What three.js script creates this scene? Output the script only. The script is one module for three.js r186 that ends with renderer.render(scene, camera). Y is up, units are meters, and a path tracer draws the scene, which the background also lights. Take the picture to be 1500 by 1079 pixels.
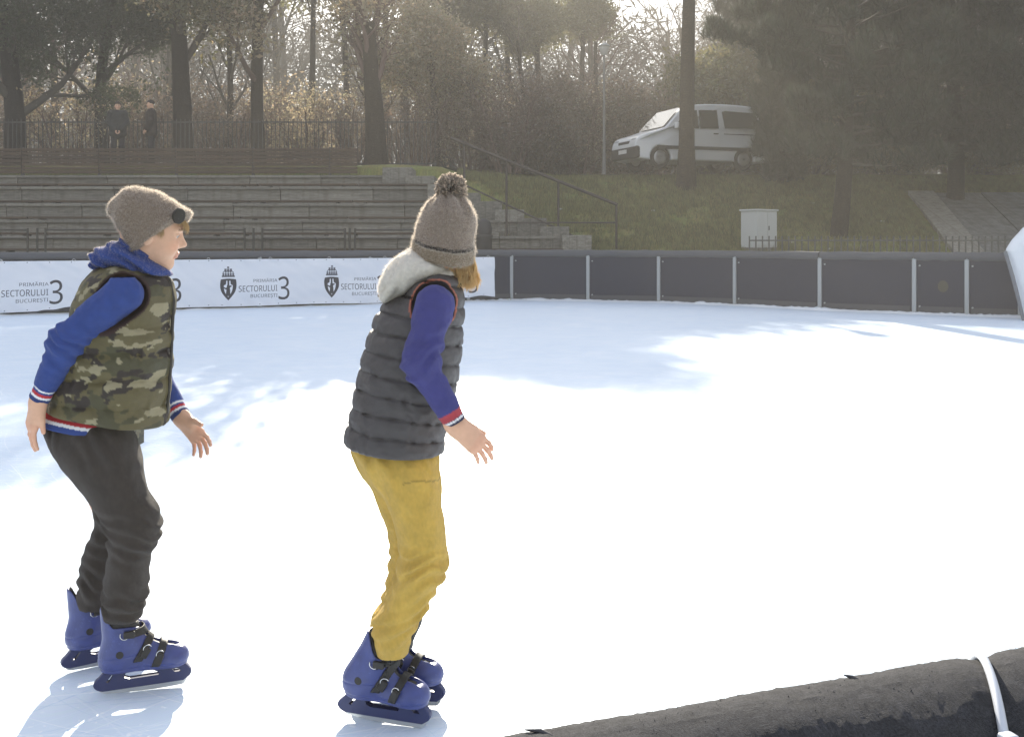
import * as THREE from 'three';
import { mergeGeometries } from 'three/addons/utils/BufferGeometryUtils.js';
import { RoundedBoxGeometry } from 'three/addons/geometries/RoundedBoxGeometry.js';
import { createNoise3D } from 'simplex-noise';

// ---------------------------------------------------------------- camera, sky, sun, exposure
const scene = new THREE.Scene();
const F = 1483, EYE = 1.33, HOR = 350;                 // focal length in photo pixels, eye height, horizon row
const camera = new THREE.PerspectiveCamera(2 * Math.atan(729 / F) * 180 / Math.PI, 1500 / 1458, 0.05, 600);
camera.setViewOffset(1500, 1458, 0, 379, 1500, 1079);  // lens shifted down: horizon above the middle, verticals stay vertical
camera.position.set(0, EYE, 0);
camera.lookAt(0, EYE, -10);
const renderer = new THREE.WebGLRenderer({ antialias: true });
renderer.setSize(1024, 736);
renderer.toneMapping = THREE.LinearToneMapping;
renderer.toneMappingExposure = 3.0;
renderer.shadowMap.enabled = true;

const SUN_AZ = -5.8 * Math.PI / 180, SUN_EL = 21.5 * Math.PI / 180;
const sunDir = new THREE.Vector3(Math.sin(SUN_AZ) * Math.cos(SUN_EL), Math.sin(SUN_EL), -Math.cos(SUN_AZ) * Math.cos(SUN_EL));
const sun = new THREE.DirectionalLight(new THREE.Color().setRGB(1, 0.92, 0.78), 5);
sun.position.copy(sunDir).multiplyScalar(120);
sun.castShadow = true; sun.shadow.radius = 0.7; sun.shadow.mapSize.set(4096, 4096);
Object.assign(sun.shadow.camera, { left: -45, right: 45, top: 45, bottom: -45, near: 1, far: 260 });
scene.add(sun, sun.target);
{ // hazy clear winter sky: deep blue above, pale at the horizon, a broad glow round the sun
  const w = 512, h = 256, data = new Float32Array(w * h * 4);
  const zen = [0.215, 0.255, 0.35], hor = [0.34, 0.36, 0.37];
  for (let j = 0; j < h; j++) for (let i = 0; i < w; i++) {
    const el = ((j + 0.5) / h - 0.5) * Math.PI, az = ((i + 0.5) / w - 0.5) * 2 * Math.PI;
    const y = Math.sin(el), c = Math.cos(el), x = c * Math.cos(az), z = c * Math.sin(az);
    const t = Math.pow(Math.max(0, y), 0.45), ang = Math.acos(Math.min(1, x * sunDir.x + y * sunDir.y + z * sunDir.z));
    const glow = 0.25 * Math.exp(-ang / 0.5) + 2.2 * Math.exp(-ang / 0.15), o = (j * w + i) * 4;
    for (let k = 0; k < 3; k++) data[o + k] = y < 0 ? 0.3 : (hor[k] + (zen[k] - hor[k]) * t) + glow * [1, 0.95, 0.85][k];
    data[o + 3] = 1;
  }
  const sky = new THREE.DataTexture(data, w, h, THREE.RGBAFormat, THREE.FloatType);
  sky.mapping = THREE.EquirectangularReflectionMapping; sky.magFilter = THREE.LinearFilter; sky.needsUpdate = true;
  scene.background = sky; scene.environment = sky;
}
scene.fog = new THREE.FogExp2(new THREE.Color().setRGB(1, 0.94, 0.82), 0.005);

// ---------------------------------------------------------------- helpers
const V = (x, y, z) => new THREE.Vector3(x, y, z);
function rand(seed) { let s = seed | 0; return () => { s = (s + 0x6d2b79f5) | 0; let t = Math.imul(s ^ (s >>> 15), 1 | s); t = (t + Math.imul(t ^ (t >>> 7), 61 | t)) ^ t; return ((t ^ (t >>> 14)) >>> 0) / 4294967296; }; }
const noise = createNoise3D(rand(7)), noiseB = createNoise3D(rand(91));
const fbm = (x, y, z, n = 4) => { let a = 0, w = 0.5; for (let i = 0; i < n; i++) { a += w * noise(x, y, z); x *= 2.03; y *= 2.03; z *= 2.03; w *= 0.5; } return a; };
const clamp = (x, a, b) => Math.min(b, Math.max(a, x)), lerp = (a, b, t) => a + (b - a) * t;
const sstep = (a, b, x) => { const t = clamp((x - a) / (b - a), 0, 1); return t * t * (3 - 2 * t); };
/** a point of the place, from where the photograph shows it and how far away it stands */
const P = (px, py, d) => V((px - 750) / F * d, EYE - (py - HOR) / F * d, -d);
const lin = (r, g, b) => new THREE.Color().setRGB(r, g, b);
const used = new Map();
const numbered = (name) => { const n = used.get(name) ?? 0; used.set(name, n + 1); return n ? name + '_' + String(n).padStart(3, '0') : name; };
function shade(o) { o.traverse((m) => { if (m.isMesh) { m.castShadow = true; m.receiveShadow = true; } }); return o; }
function thing(name, label, category, group, at = [0, 0, 0], turn = 0) {
  const o = new THREE.Group(); o.name = numbered(name); o.position.set(...at); o.rotation.y = turn;
  o.userData = { label, category }; if (group) o.userData.group = group;
  scene.add(o); return o;
}
function part(name, geo, mat, parent) { const m = new THREE.Mesh(geo, mat); m.name = name; m.castShadow = m.receiveShadow = true; parent.add(m); return m; }
function struct(name, geo, mat) { const m = part(name, geo, mat, scene); m.userData.kind = 'structure'; return m; }
function copyOf(root, label, at, turn, scale = 1) {
  const r = root.clone(); r.name = numbered(root.name.replace(/_\d{3}$/, '')); r.userData = { ...root.userData, label };
  r.position.set(...at); r.rotation.y = turn; r.scale.setScalar(scale); scene.add(r); return r;
}
const box = (w, h, d, x = 0, y = 0, z = 0) => new THREE.BoxGeometry(w, h, d).translate(x, y, z);
const rbox = (w, h, d, r = 0.01, x = 0, y = 0, z = 0) => new RoundedBoxGeometry(w, h, d, 2, r).translate(x, y, z);
/** tapered tube through points */
function tube(pts, radii, sides = 8, cap = true) {
  const n = pts.length, pos = [], nor = [], uv = [], idx = []; let len = 0;
  const up = V(0, 1, 0), t = V(0, 0, 0), a = V(0, 0, 0), b = V(0, 0, 0), q = V(0, 0, 0);
  for (let i = 0; i < n; i++) {
    t.subVectors(pts[Math.min(n - 1, i + 1)], pts[Math.max(0, i - 1)]).normalize();
    if (i) len += pts[i].distanceTo(pts[i - 1]);
    if (i === 0) { a.crossVectors(Math.abs(t.y) > 0.9 ? V(1, 0, 0) : up, t).normalize(); } else { a.addScaledVector(t, -a.dot(t)).normalize(); }
    b.crossVectors(t, a);
    for (let k = 0; k <= sides; k++) {
      const th = k / sides * Math.PI * 2; q.copy(a).multiplyScalar(Math.cos(th)).addScaledVector(b, Math.sin(th));
      pos.push(pts[i].x + q.x * radii[i], pts[i].y + q.y * radii[i], pts[i].z + q.z * radii[i]); nor.push(q.x, q.y, q.z); uv.push(k / sides * radii[0] * 6.28, len);
    }
  }
  for (let i = 0; i < n - 1; i++) for (let k = 0; k < sides; k++) { const o = i * (sides + 1) + k, p = o + sides + 1; idx.push(o, o + 1, p, o + 1, p + 1, p); }
  if (cap) for (const [i, s] of [[0, -1], [n - 1, 1]]) {
    t.subVectors(pts[Math.min(n - 1, i + 1)], pts[Math.max(0, i - 1)]).normalize().multiplyScalar(s);
    const c = pos.length / 3; pos.push(...pts[i].toArray()); nor.push(t.x, t.y, t.z); uv.push(0, 0);
    for (let k = 0; k <= sides; k++) { const o = (i * (sides + 1) + k) * 3; pos.push(pos[o], pos[o + 1], pos[o + 2]); nor.push(t.x, t.y, t.z); uv.push(0, 0); }
    for (let k = 0; k < sides; k++) s > 0 ? idx.push(c, c + 1 + k, c + 2 + k) : idx.push(c, c + 2 + k, c + 1 + k);
  }
  const g = new THREE.BufferGeometry();
  g.setAttribute('position', new THREE.Float32BufferAttribute(pos, 3)); g.setAttribute('normal', new THREE.Float32BufferAttribute(nor, 3)); g.setAttribute('uv', new THREE.Float32BufferAttribute(uv, 2)); g.setIndex(idx);
  return g;
}
const bar = (a, b, r, sides = 8) => tube([a, b], [r, r], sides);
function paint(g, fn) { // colour of the matter, from the place on the object
  const p = g.attributes.position, c = new Float32Array(p.count * 3);
  for (let i = 0; i < p.count; i++) c.set(fn(p.getX(i), p.getY(i), p.getZ(i)), i * 3);
  g.setAttribute('color', new THREE.BufferAttribute(c, 3)); return g;
}
function dataTex(w, h, fn, srgb = false) {
  const d = new Uint8Array(w * h * 4);
  for (let j = 0; j < h; j++) for (let i = 0; i < w; i++) { const c = fn(i / w, j / h); const o = (j * w + i) * 4; if (Array.isArray(c)) { d[o] = clamp(c[0], 0, 1) * 255; d[o + 1] = clamp(c[1], 0, 1) * 255; d[o + 2] = clamp(c[2], 0, 1) * 255; } else d[o] = d[o + 1] = d[o + 2] = clamp(c, 0, 1) * 255; d[o + 3] = 255; }
  const t = new THREE.DataTexture(d, w, h); t.wrapS = t.wrapT = THREE.RepeatWrapping; t.magFilter = THREE.LinearFilter; t.minFilter = THREE.LinearFilter; if (srgb) t.colorSpace = THREE.SRGBColorSpace; t.needsUpdate = true; return t;
}
/** noise that repeats over the unit square */
const tileNoise = (u, v, k, s = 0) => { const a = u * 2 * Math.PI, b = v * 2 * Math.PI, r = k / (2 * Math.PI); return 0.5 * (noise(Math.cos(a) * r + s, Math.sin(a) * r, Math.cos(b) * r + Math.sin(b) * r * 1.7) + noiseB(Math.cos(b) * r + s, Math.sin(b) * r, Math.cos(a) * r - Math.sin(a) * r * 1.3)); };
const std = (r, g, b, rough = 0.8, more = {}) => new THREE.MeshStandardMaterial({ color: lin(r, g, b), roughness: rough, side: THREE.DoubleSide, ...more });
const vcol = (rough = 0.9, more = {}) => new THREE.MeshPhysicalMaterial({ color: 0xffffff, vertexColors: true, roughness: rough, side: THREE.DoubleSide, ...more });
const rep = (t, x, y) => { const c = t.clone(); c.repeat.set(x, y); c.needsUpdate = true; return c; };
const grainTex = dataTex(256, 256, (u, v) => 0.5 + 0.35 * tileNoise(u, v, 40) + 0.25 * tileNoise(u, v, 110, 5));
const blotchTex = dataTex(256, 256, (u, v) => 0.5 + 0.5 * tileNoise(u, v, 6, 3) + 0.3 * tileNoise(u, v, 18, 9));

// ---------------------------------------------------------------- distance fields and their meshing
const smin = (a, b, k) => { const h = Math.max(k - Math.abs(a - b), 0) / k; return Math.min(a, b) - h * h * k * 0.25; };
const smax = (a, b, k) => -smin(-a, -b, k);
function rcone(a, b, r1, r2) { // tapered capsule
  const dx = b.x - a.x, dy = b.y - a.y, dz = b.z - a.z, l2 = dx * dx + dy * dy + dz * dz;
  return (x, y, z) => { const px = x - a.x, py = y - a.y, pz = z - a.z, t = clamp((px * dx + py * dy + pz * dz) / l2, 0, 1); return Math.hypot(px - dx * t, py - dy * t, pz - dz * t) - (r1 + (r2 - r1) * t); };
}
function ell(c, rx, ry, rz, rotZ = 0, rotY = 0) { // ellipsoid
  const cz = Math.cos(rotZ), sz = Math.sin(rotZ), cy = Math.cos(rotY), sy = Math.sin(rotY);
  return (x, y, z) => {
    x -= c.x; y -= c.y; z -= c.z; let X = x * cy - z * sy, Z = x * sy + z * cy; const U = X * cz + y * sz, W = -X * sz + y * cz;
    const k0 = Math.hypot(U / rx, W / ry, Z / rz), k1 = Math.hypot(U / rx / rx, W / ry / ry, Z / rz / rz); return k1 < 1e-9 ? -Math.min(rx, ry, rz) : k0 * (k0 - 1) / k1;
  };
}
const union = (k, ...f) => (x, y, z) => { let d = f[0](x, y, z); for (let i = 1; i < f.length; i++) d = smin(d, f[i](x, y, z), k); return d; };
/** a soft body whose side view is the closed outline (photo pixels at distance d), swelling over T metres to the half thickness W */
function inflate(outline, d, W, T, blur = 6) {
  const pts = new THREE.CatmullRomCurve3(outline.map(([x, y]) => V((x - 750) / F * d, EYE - (y - HOR) / F * d, 0)), true, 'centripetal').getPoints(outline.length * 8);
  let x0 = 1e9, y0 = 1e9, x1 = -1e9, y1 = -1e9; for (const p of pts) { x0 = Math.min(x0, p.x); x1 = Math.max(x1, p.x); y0 = Math.min(y0, p.y); y1 = Math.max(y1, p.y); }
  const m = 0.06, s = 0.005; x0 -= m; y0 -= m; const nx = Math.ceil((x1 + m - x0) / s) + 1, ny = Math.ceil((y1 + m - y0) / s) + 1; let g = new Float32Array(nx * ny);
  for (let j = 0; j < ny; j++) for (let i = 0; i < nx; i++) {
    const x = x0 + i * s, y = y0 + j * s; let best = 1e9, inside = false;
    for (let k = 0, l = pts.length - 1; k < pts.length; l = k++) {
      const a = pts[l], b = pts[k], ex = b.x - a.x, ey = b.y - a.y, wx = x - a.x, wy = y - a.y, t = clamp((wx * ex + wy * ey) / (ex * ex + ey * ey + 1e-12), 0, 1);
      best = Math.min(best, (wx - ex * t) ** 2 + (wy - ey * t) ** 2); if ((a.y > y) !== (b.y > y) && x < a.x + (y - a.y) / (b.y - a.y) * ex) inside = !inside;
    }
    g[j * nx + i] = (inside ? -1 : 1) * Math.sqrt(best);
  }
  const soft = (src) => { const o = new Float32Array(src.length); for (let j = 0; j < ny; j++) for (let i = 0; i < nx; i++) { let a = 0, c = 0; for (let v = Math.max(0, j - 1); v <= Math.min(ny - 1, j + 1); v++) for (let u = Math.max(0, i - 1); u <= Math.min(nx - 1, i + 1); u++) { a += src[v * nx + u]; c++; } o[j * nx + i] = a / c; } return o; };
  let b = g; for (let k = 0; k < blur * 4; k++) b = soft(b);
  for (let k = 0; k < g.length; k++) { const t = sstep(0.004, 0.03, -g[k]); g[k] = lerp(g[k], b[k], t); }
  const at = (x, y) => { const u = clamp((x - x0) / s, 0, nx - 1.001), v = clamp((y - y0) / s, 0, ny - 1.001), i = u | 0, j = v | 0, fu = u - i, fv = v - j, o = j * nx + i; const out = Math.max(0, x0 - x, x - x0 - (nx - 1) * s) + Math.max(0, y0 - y, y - y0 - (ny - 1) * s); return lerp(lerp(g[o], g[o + 1], fu), lerp(g[o + nx], g[o + nx + 1], fu), fv) + out; };
  const f = (x, y, z) => { const e = at(x, y), q = Math.max(0, T + e) / T, w = (z + d) / W, k = Math.hypot(q, w), grad = Math.hypot(q / T, w / W) / Math.max(k, 1e-6); return k < 1e-6 ? -Math.min(T, W) : (k - 1) / Math.max(grad, 1e-6); };
  f.side = at; return f;
}
/** surface nets over a box */
function net(sdf, lo, hi, cell, colour, uvOf) {
  const nx = Math.ceil((hi.x - lo.x) / cell) + 1, ny = Math.ceil((hi.y - lo.y) / cell) + 1, nz = Math.ceil((hi.z - lo.z) / cell) + 1, B = 6, sx = 1, sy = nx, sz = nx * ny;
  const f = new Float32Array(nx * ny * nz);
  for (let bz = 0; bz < nz; bz += B) for (let by = 0; by < ny; by += B) for (let bx = 0; bx < nx; bx += B) {
    const c = sdf(lo.x + (bx + B / 2) * cell, lo.y + (by + B / 2) * cell, lo.z + (bz + B / 2) * cell), far = Math.abs(c) > B * cell * 2.2;
    for (let k = bz; k < Math.min(nz, bz + B); k++) for (let j = by; j < Math.min(ny, by + B); j++) for (let i = bx; i < Math.min(nx, bx + B); i++)
      f[i + j * sy + k * sz] = far ? c : sdf(lo.x + i * cell, lo.y + j * cell, lo.z + k * cell);
  }
  const id = new Int32Array(f.length).fill(-1), pos = [], idx = [], E = [[0, 1], [0, 2], [0, 4], [1, 3], [1, 5], [2, 3], [2, 6], [3, 7], [4, 5], [4, 6], [5, 7], [6, 7]], off = [0, 1, sy, 1 + sy, sz, 1 + sz, sy + sz, 1 + sy + sz];
  for (let k = 0; k < nz - 1; k++) for (let j = 0; j < ny - 1; j++) for (let i = 0; i < nx - 1; i++) {
    const o = i + j * sy + k * sz; let n = 0, x = 0, y = 0, z = 0, mask = 0;
    for (let c = 0; c < 8; c++) if (f[o + off[c]] < 0) mask |= 1 << c;
    if (mask === 0 || mask === 255) continue;
    for (const [a, b] of E) { if (((mask >> a) & 1) === ((mask >> b) & 1)) continue; const va = f[o + off[a]], vb = f[o + off[b]], t = va / (va - vb); x += (a & 1) + t * ((b & 1) - (a & 1)); y += ((a >> 1) & 1) + t * (((b >> 1) & 1) - ((a >> 1) & 1)); z += (a >> 2) + t * ((b >> 2) - (a >> 2)); n++; }
    id[o] = pos.length / 3; pos.push(lo.x + (i + x / n) * cell, lo.y + (j + y / n) * cell, lo.z + (k + z / n) * cell);
  }
  const quad = (a, b, c, d, flip) => { if (a < 0 || b < 0 || c < 0 || d < 0) return; flip ? idx.push(a, c, b, b, c, d) : idx.push(a, b, c, b, d, c); };
  for (let k = 1; k < nz - 1; k++) for (let j = 1; j < ny - 1; j++) for (let i = 1; i < nx - 1; i++) {
    const o = i + j * sy + k * sz, s = f[o] < 0;
    if (s !== f[o + sx] < 0) quad(id[o - sy - sz], id[o - sz], id[o - sy], id[o], !s);
    if (s !== f[o + sy] < 0) quad(id[o - sx - sz], id[o - sz], id[o - sx], id[o], s);
    if (s !== f[o + sz] < 0) quad(id[o - sx - sy], id[o - sy], id[o - sx], id[o], !s);
  }
  const nv = pos.length / 3, nor = new Float32Array(nv * 3), uv = new Float32Array(nv * 2), col = colour ? new Float32Array(nv * 3) : null, e = cell * 0.6;
  for (let i = 0; i < nv; i++) {
    const x = pos[i * 3], y = pos[i * 3 + 1], z = pos[i * 3 + 2], a = sdf(x + e, y - e, z - e), b = sdf(x - e, y - e, z + e), c = sdf(x - e, y + e, z - e), d = sdf(x + e, y + e, z + e);
    let gx = a - b - c + d, gy = -a - b + c + d, gz = -a + b - c + d; const l = Math.hypot(gx, gy, gz) || 1; gx /= l; gy /= l; gz /= l;
    nor.set([gx, gy, gz], i * 3); if (col) col.set(colour(x, y, z, gx, gy, gz), i * 3);
    if (uvOf) uv.set(uvOf(x, y, z), i * 2); else { uv[i * 2] = Math.abs(gz) > Math.abs(gx) ? x : z; uv[i * 2 + 1] = Math.abs(gy) > 0.8 ? z : y; }
  }
  const g = new THREE.BufferGeometry(); g.setAttribute('position', new THREE.Float32BufferAttribute(pos, 3)); g.setAttribute('normal', new THREE.BufferAttribute(nor, 3)); g.setAttribute('uv', new THREE.BufferAttribute(uv, 2)); if (col) g.setAttribute('color', new THREE.BufferAttribute(col, 3)); g.setIndex(idx); return g;
}
const moved = (f, m) => { const e = new THREE.Matrix4().copy(m).invert().elements, s = 1; return (x, y, z) => f(e[0] * x + e[4] * y + e[8] * z + e[12], e[1] * x + e[5] * y + e[9] * z + e[13], e[2] * x + e[6] * y + e[10] * z + e[14]) * s; };
// ---------------------------------------------------------------- ground, ice, boards
const BOARD = [[-16, 14.0], [-12.9, 15.6], [-8.9, 17.6], [-6.9, 18.6], [-4.9, 19.6], [-2.9, 20.6], [-0.95, 21.58], [0, 22.1], [1.64, 21.7], [3.09, 21.2], [4.49, 20.3], [5.78, 18.96], [7.16, 18.0], [7.92, 17.6], [8.62, 17.15], [10.3, 16.2], [12.2, 14.6], [13.4, 12.5]];
const boardAt = (x) => { for (let i = 1; i < BOARD.length; i++) if (x <= BOARD[i][0]) { const [a, b] = [BOARD[i - 1], BOARD[i]]; return lerp(a[1], b[1], clamp((x - a[0]) / (b[0] - a[0]), 0, 1)); } return BOARD.at(-1)[1]; };
function groundH(x, z) {
  const d = -z, bd = boardAt(x), left = sstep(0.5, -2.5, x);
  let h = -0.08;
  if (d > bd + 0.2) h = lerp(-0.08, 0.45, sstep(bd + 0.2, bd + 1.2, d));
  if (d > 22.3) h = Math.max(h, 0.5 + (d - 22.3) * 0.338);
  const top = 3.3 + Math.max(0, d - 36) * 0.03 + (d > 34 ? 0.25 * fbm(x * 0.08, 3, d * 0.08, 3) : 0);
  h = Math.min(h, top);
  if (d > 27.6) h = lerp(h, Math.max(h, 3.4), left * sstep(27.7, 28.1, d));
  if (d < -2) h = -0.08;
  if (h > 0.3) h += 0.05 * fbm(x * 0.7, 0, d * 0.7, 3);
  return h;
}
const grassBase = dataTex(512, 512, (u, v) => { const a = 0.5 + 0.5 * tileNoise(u, v, 14), b = 0.5 + 0.5 * tileNoise(u, v, 60, 4), c = 0.5 + 0.5 * tileNoise(u, v, 5, 8); return [0.30 + 0.18 * b + 0.11 * c, 0.335 + 0.18 * b + 0.07 * a, 0.17 + 0.11 * b + 0.03 * c]; }, true);
{
  const xs = [], zs = []; for (let x = -140; x <= 140; x += Math.abs(x) < 24 ? 0.5 : 4) xs.push(x); for (let d = -20; d <= 180; d += d > 14 && d < 46 ? 0.4 : 4) zs.push(-d);
  const pos = [], uv = [], idx = [];
  for (const z of zs) for (const x of xs) { pos.push(x, groundH(x, z), z); uv.push(x / 3, z / 3); }
  for (let j = 0; j < zs.length - 1; j++) for (let i = 0; i < xs.length - 1; i++) { const o = j * xs.length + i, p = o + xs.length; idx.push(o, o + 1, p, o + 1, p + 1, p); }
  const g = new THREE.BufferGeometry(); g.setAttribute('position', new THREE.Float32BufferAttribute(pos, 3)); g.setAttribute('uv', new THREE.Float32BufferAttribute(uv, 2)); g.setIndex(idx); g.computeVertexNormals();
  struct('ground', g, new THREE.MeshStandardMaterial({ map: grassBase, bumpMap: rep(grainTex, 3, 3), bumpScale: 0.03, roughness: 1 }));
}
{ // the ice, cut by skates and dusted with scraped snow
  const s = new THREE.Shape(BOARD.map(([x, d]) => new THREE.Vector2(x, d))); s.lineTo(13.4, -0.2); s.lineTo(-16, -0.2);
  const g = new THREE.ShapeGeometry(s); const p = g.attributes.position, uv = g.attributes.uv;
  for (let i = 0; i < p.count; i++) { const x = p.getX(i), d = p.getY(i); p.setXYZ(i, x, 0, -d); uv.setXY(i, x / 4, d / 4); }
  g.computeVertexNormals(); const n = g.attributes.normal; for (let i = 0; i < n.count; i++) n.setXYZ(i, 0, 1, 0);
  const cv = document.createElement('canvas'); cv.width = cv.height = 2048; const c = cv.getContext('2d'), r = rand(5);
  c.fillStyle = 'rgb(216,229,241)'; c.fillRect(0, 0, 2048, 2048);
  const wrap = (fn) => { for (const dx of [-2048, 0, 2048]) for (const dy of [-2048, 0, 2048]) { c.save(); c.translate(dx, dy); fn(); c.restore(); } };
  for (let i = 0; i < 260; i++) { const x = r() * 2048, y = r() * 2048, s2 = 20 + r() * 110, k = r() < 0.5; const gx = c.createRadialGradient(x, y, 0, x, y, s2); const col = k ? '236,242,248' : '196,215,234'; gx.addColorStop(0, `rgba(${col},0.22)`); gx.addColorStop(1, `rgba(${col},0)`); wrap(() => { c.fillStyle = gx; c.fillRect(x - s2, y - s2, 2 * s2, 2 * s2); }); }
  for (let i = 0; i < 1700; i++) { const x = r() * 2048, y = r() * 2048, a = (r() - 0.5) * 2.2, L = 60 + r() * 420, bend = (r() - 0.5) * 0.9, al = 0.18 + r() * 0.5, w = 0.8 + r() * 1.8; wrap(() => { c.strokeStyle = r() < 2 && i % 5 ? `rgba(246,250,253,${al})` : `rgba(176,202,228,${al * 0.8})`; c.lineWidth = w; c.beginPath(); c.moveTo(x, y); c.quadraticCurveTo(x + Math.cos(a) * L / 2 - Math.sin(a) * L * bend * 0.3, y + Math.sin(a) * L / 2 + Math.cos(a) * L * bend * 0.3, x + Math.cos(a) * L, y + Math.sin(a) * L); c.stroke(); }); }
  for (let i = 0; i < 5200; i++) { const x = r() * 2048, y = r() * 2048, s2 = 0.6 + r() * r() * 4; c.fillStyle = `rgba(250,252,254,${0.25 + r() * 0.5})`; c.beginPath(); c.ellipse(x, y, s2 * (1 + r()), s2, r() * 3, 0, 7); c.fill(); }
  const t = new THREE.CanvasTexture(cv); t.wrapS = t.wrapT = THREE.RepeatWrapping; t.colorSpace = THREE.SRGBColorSpace;
  const b = new THREE.CanvasTexture(cv); b.wrapS = b.wrapT = THREE.RepeatWrapping;
  struct('ice', g, new THREE.MeshPhysicalMaterial({ map: t, bumpMap: b, bumpScale: 0.006, roughness: 0.5, ior: 1.31 }));
}
const M = {
  slate: new THREE.MeshStandardMaterial({ color: lin(0.008, 0.013, 0.034), roughness: 0.6, bumpMap: grainTex, bumpScale: 0.001 }),
  galv: new THREE.MeshStandardMaterial({ color: lin(0.36, 0.38, 0.38), roughness: 0.55, metalness: 0.35, bumpMap: grainTex, bumpScale: 0.002 }),
  pad: new THREE.MeshStandardMaterial({ color: lin(0.085, 0.09, 0.1), roughness: 0.85, bumpMap: rep(grainTex, 2, 2), bumpScale: 0.006 }),
  rust: std(0.05, 0.04, 0.034, 0.75), darkSteel: std(0.06, 0.058, 0.055, 0.6, { metalness: 0.3 }),
};
const slates = [1, 2, 3].map((seed) => { // skate and stick marks on the plastic
  const cv = document.createElement('canvas'); cv.width = 512; cv.height = 256; const c = cv.getContext('2d'), r = rand(seed * 19); c.fillStyle = 'rgb(205,205,205)'; c.fillRect(0, 0, 512, 256);
  for (let i = 0; i < 170; i++) { const x = r() * 512, y = 256 * (1 - r() ** 1.6), a = (r() - 0.5) * 1.4, L = 6 + r() * 46, b = r() < 0.6 ? 255 : 120; c.strokeStyle = `rgba(${b},${b},${b},${0.15 + r() * 0.5})`; c.lineWidth = 0.6 + r() * 1.8; c.beginPath(); c.moveTo(x, y); c.lineTo(x + Math.cos(a) * L, y + Math.sin(a) * L); c.stroke(); }
  for (let i = 0; i < 26; i++) { c.fillStyle = `rgba(255,255,255,${0.1 + r() * 0.35})`; c.beginPath(); c.ellipse(r() * 512, r() * 256, 1 + r() * 5, 1 + r() * 3, r() * 3, 0, 7); c.fill(); }
  const t = new THREE.CanvasTexture(cv); t.colorSpace = THREE.SRGBColorSpace; const m = M.slate.clone(); m.map = t; m.color.multiplyScalar(1.5); return m;
});
// one board per bay, each with its own post
const boardGroup = 'boards round the rink';
const bayNames = ['far left beyond the banner', 'far left beyond the banner', 'behind the white banner', 'behind the white banner', 'behind the white banner', 'behind the white banner', 'between banner and first grey post', 'dark rink board just right of the banner end, second grey post', 'dark rink board before the railing foot', 'dark rink board below the van', 'dark rink board below the grey cabinet', 'dark rink board below the leaning pine trunk', 'narrow dark rink board with a small worn yellow mark', 'dark rink board beside the white tarpaulin', 'dark rink board hidden by white tarpaulin', 'dark rink board outside', 'dark rink board outside'];
for (let i = 1; i < 15; i++) {
  const [x0, d0] = BOARD[i], [x1, d1] = BOARD[i + 1], L = Math.hypot(x1 - x0, d1 - d0), turn = Math.atan2(d1 - d0, x1 - x0);
  const inView = i >= 7 && i <= 13, label = inView ? bayNames[i] + ', grey padded top' : (i === 6 ? 'short dark rink board at the end of the white banner' : 'dark rink board carrying the white printed banner');
  const t = thing('rink_board', label, 'rink board', boardGroup, [x0, 0, -d0], turn);
  part('panel', rbox(L - 0.03, 0.94, 0.04, 0.012, L / 2, 0.5, 0), slates[i % 3], t);
  part('post', rbox(0.075, 0.98, 0.05, 0.012, 0, 0.5, 0.035), M.galv, t);
  part('kick_strip', rbox(L - 0.12, 0.1, 0.012, 0.004, L / 2, 0.09, 0.03), std(0.05, 0.053, 0.06, 0.6), t);
  for (const y of [0.14, 0.86]) part('bolt', new THREE.CylinderGeometry(0.016, 0.016, 0.02, 8).rotateX(Math.PI / 2).translate(0.09, y, 0.03), M.galv, t);
  const n = 10, pts = [], rad = [], rr = rand(40 + i);
  for (let k = 0; k <= n; k++) { pts.push(V(L * k / n, 1.02 + (rr() - 0.5) * 0.014, (rr() - 0.5) * 0.012)); rad.push(0.078 + (rr() - 0.5) * 0.008); }
  part('rail_padding', tube(pts, rad, 12, false), M.pad, t);
  if (i === 12) part('worn_mark', new THREE.CircleGeometry(0.09, 9).scale(1, 1.2, 1).translate(L * 0.55, 0.5, 0.0245), new THREE.MeshStandardMaterial({ color: lin(0.075, 0.068, 0.05), roughness: 0.9 }), t);
}
{ // scraped snow heaped along the foot of the boards
  const r = rand(3), g = [];
  const path = BOARD.slice(1); const pos = [], idx = []; let s = 0;
  for (let i = 0; i < path.length - 1; i++) for (let k = 0; k < 24; k++) {
    const t = k / 24, x = lerp(path[i][0], path[i + 1][0], t), d = lerp(path[i][1], path[i + 1][1], t) - 0.03, h = (0.03 + 0.05 * Math.max(0, fbm(x * 1.3, 1, d)) + 0.03 * r() * r()) * (x < -0.3 ? 0.6 : 1), w = 0.14 + 0.12 * Math.abs(fbm(x * 0.9, 5, 0));
    pos.push(x, 0.002, -d, x, h, -d, x, h * 0.7, -d + w * 0.4, x, 0.002, -d + w); s++;
  }
  for (let i = 0; i < s - 1; i++) for (let k = 0; k < 3; k++) { const o = i * 4 + k, p = o + 4; idx.push(o, o + 1, p, o + 1, p + 1, p); }
  const geo = new THREE.BufferGeometry(); geo.setAttribute('position', new THREE.Float32BufferAttribute(pos, 3)); geo.setIndex(idx); geo.computeVertexNormals();
  const m = part('snow_ridge', geo, std(0.78, 0.82, 0.86, 0.9), scene); m.userData = { kind: 'stuff', label: 'low ridge of scraped snow along the foot of the boards', category: 'snow' };
}
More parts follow.
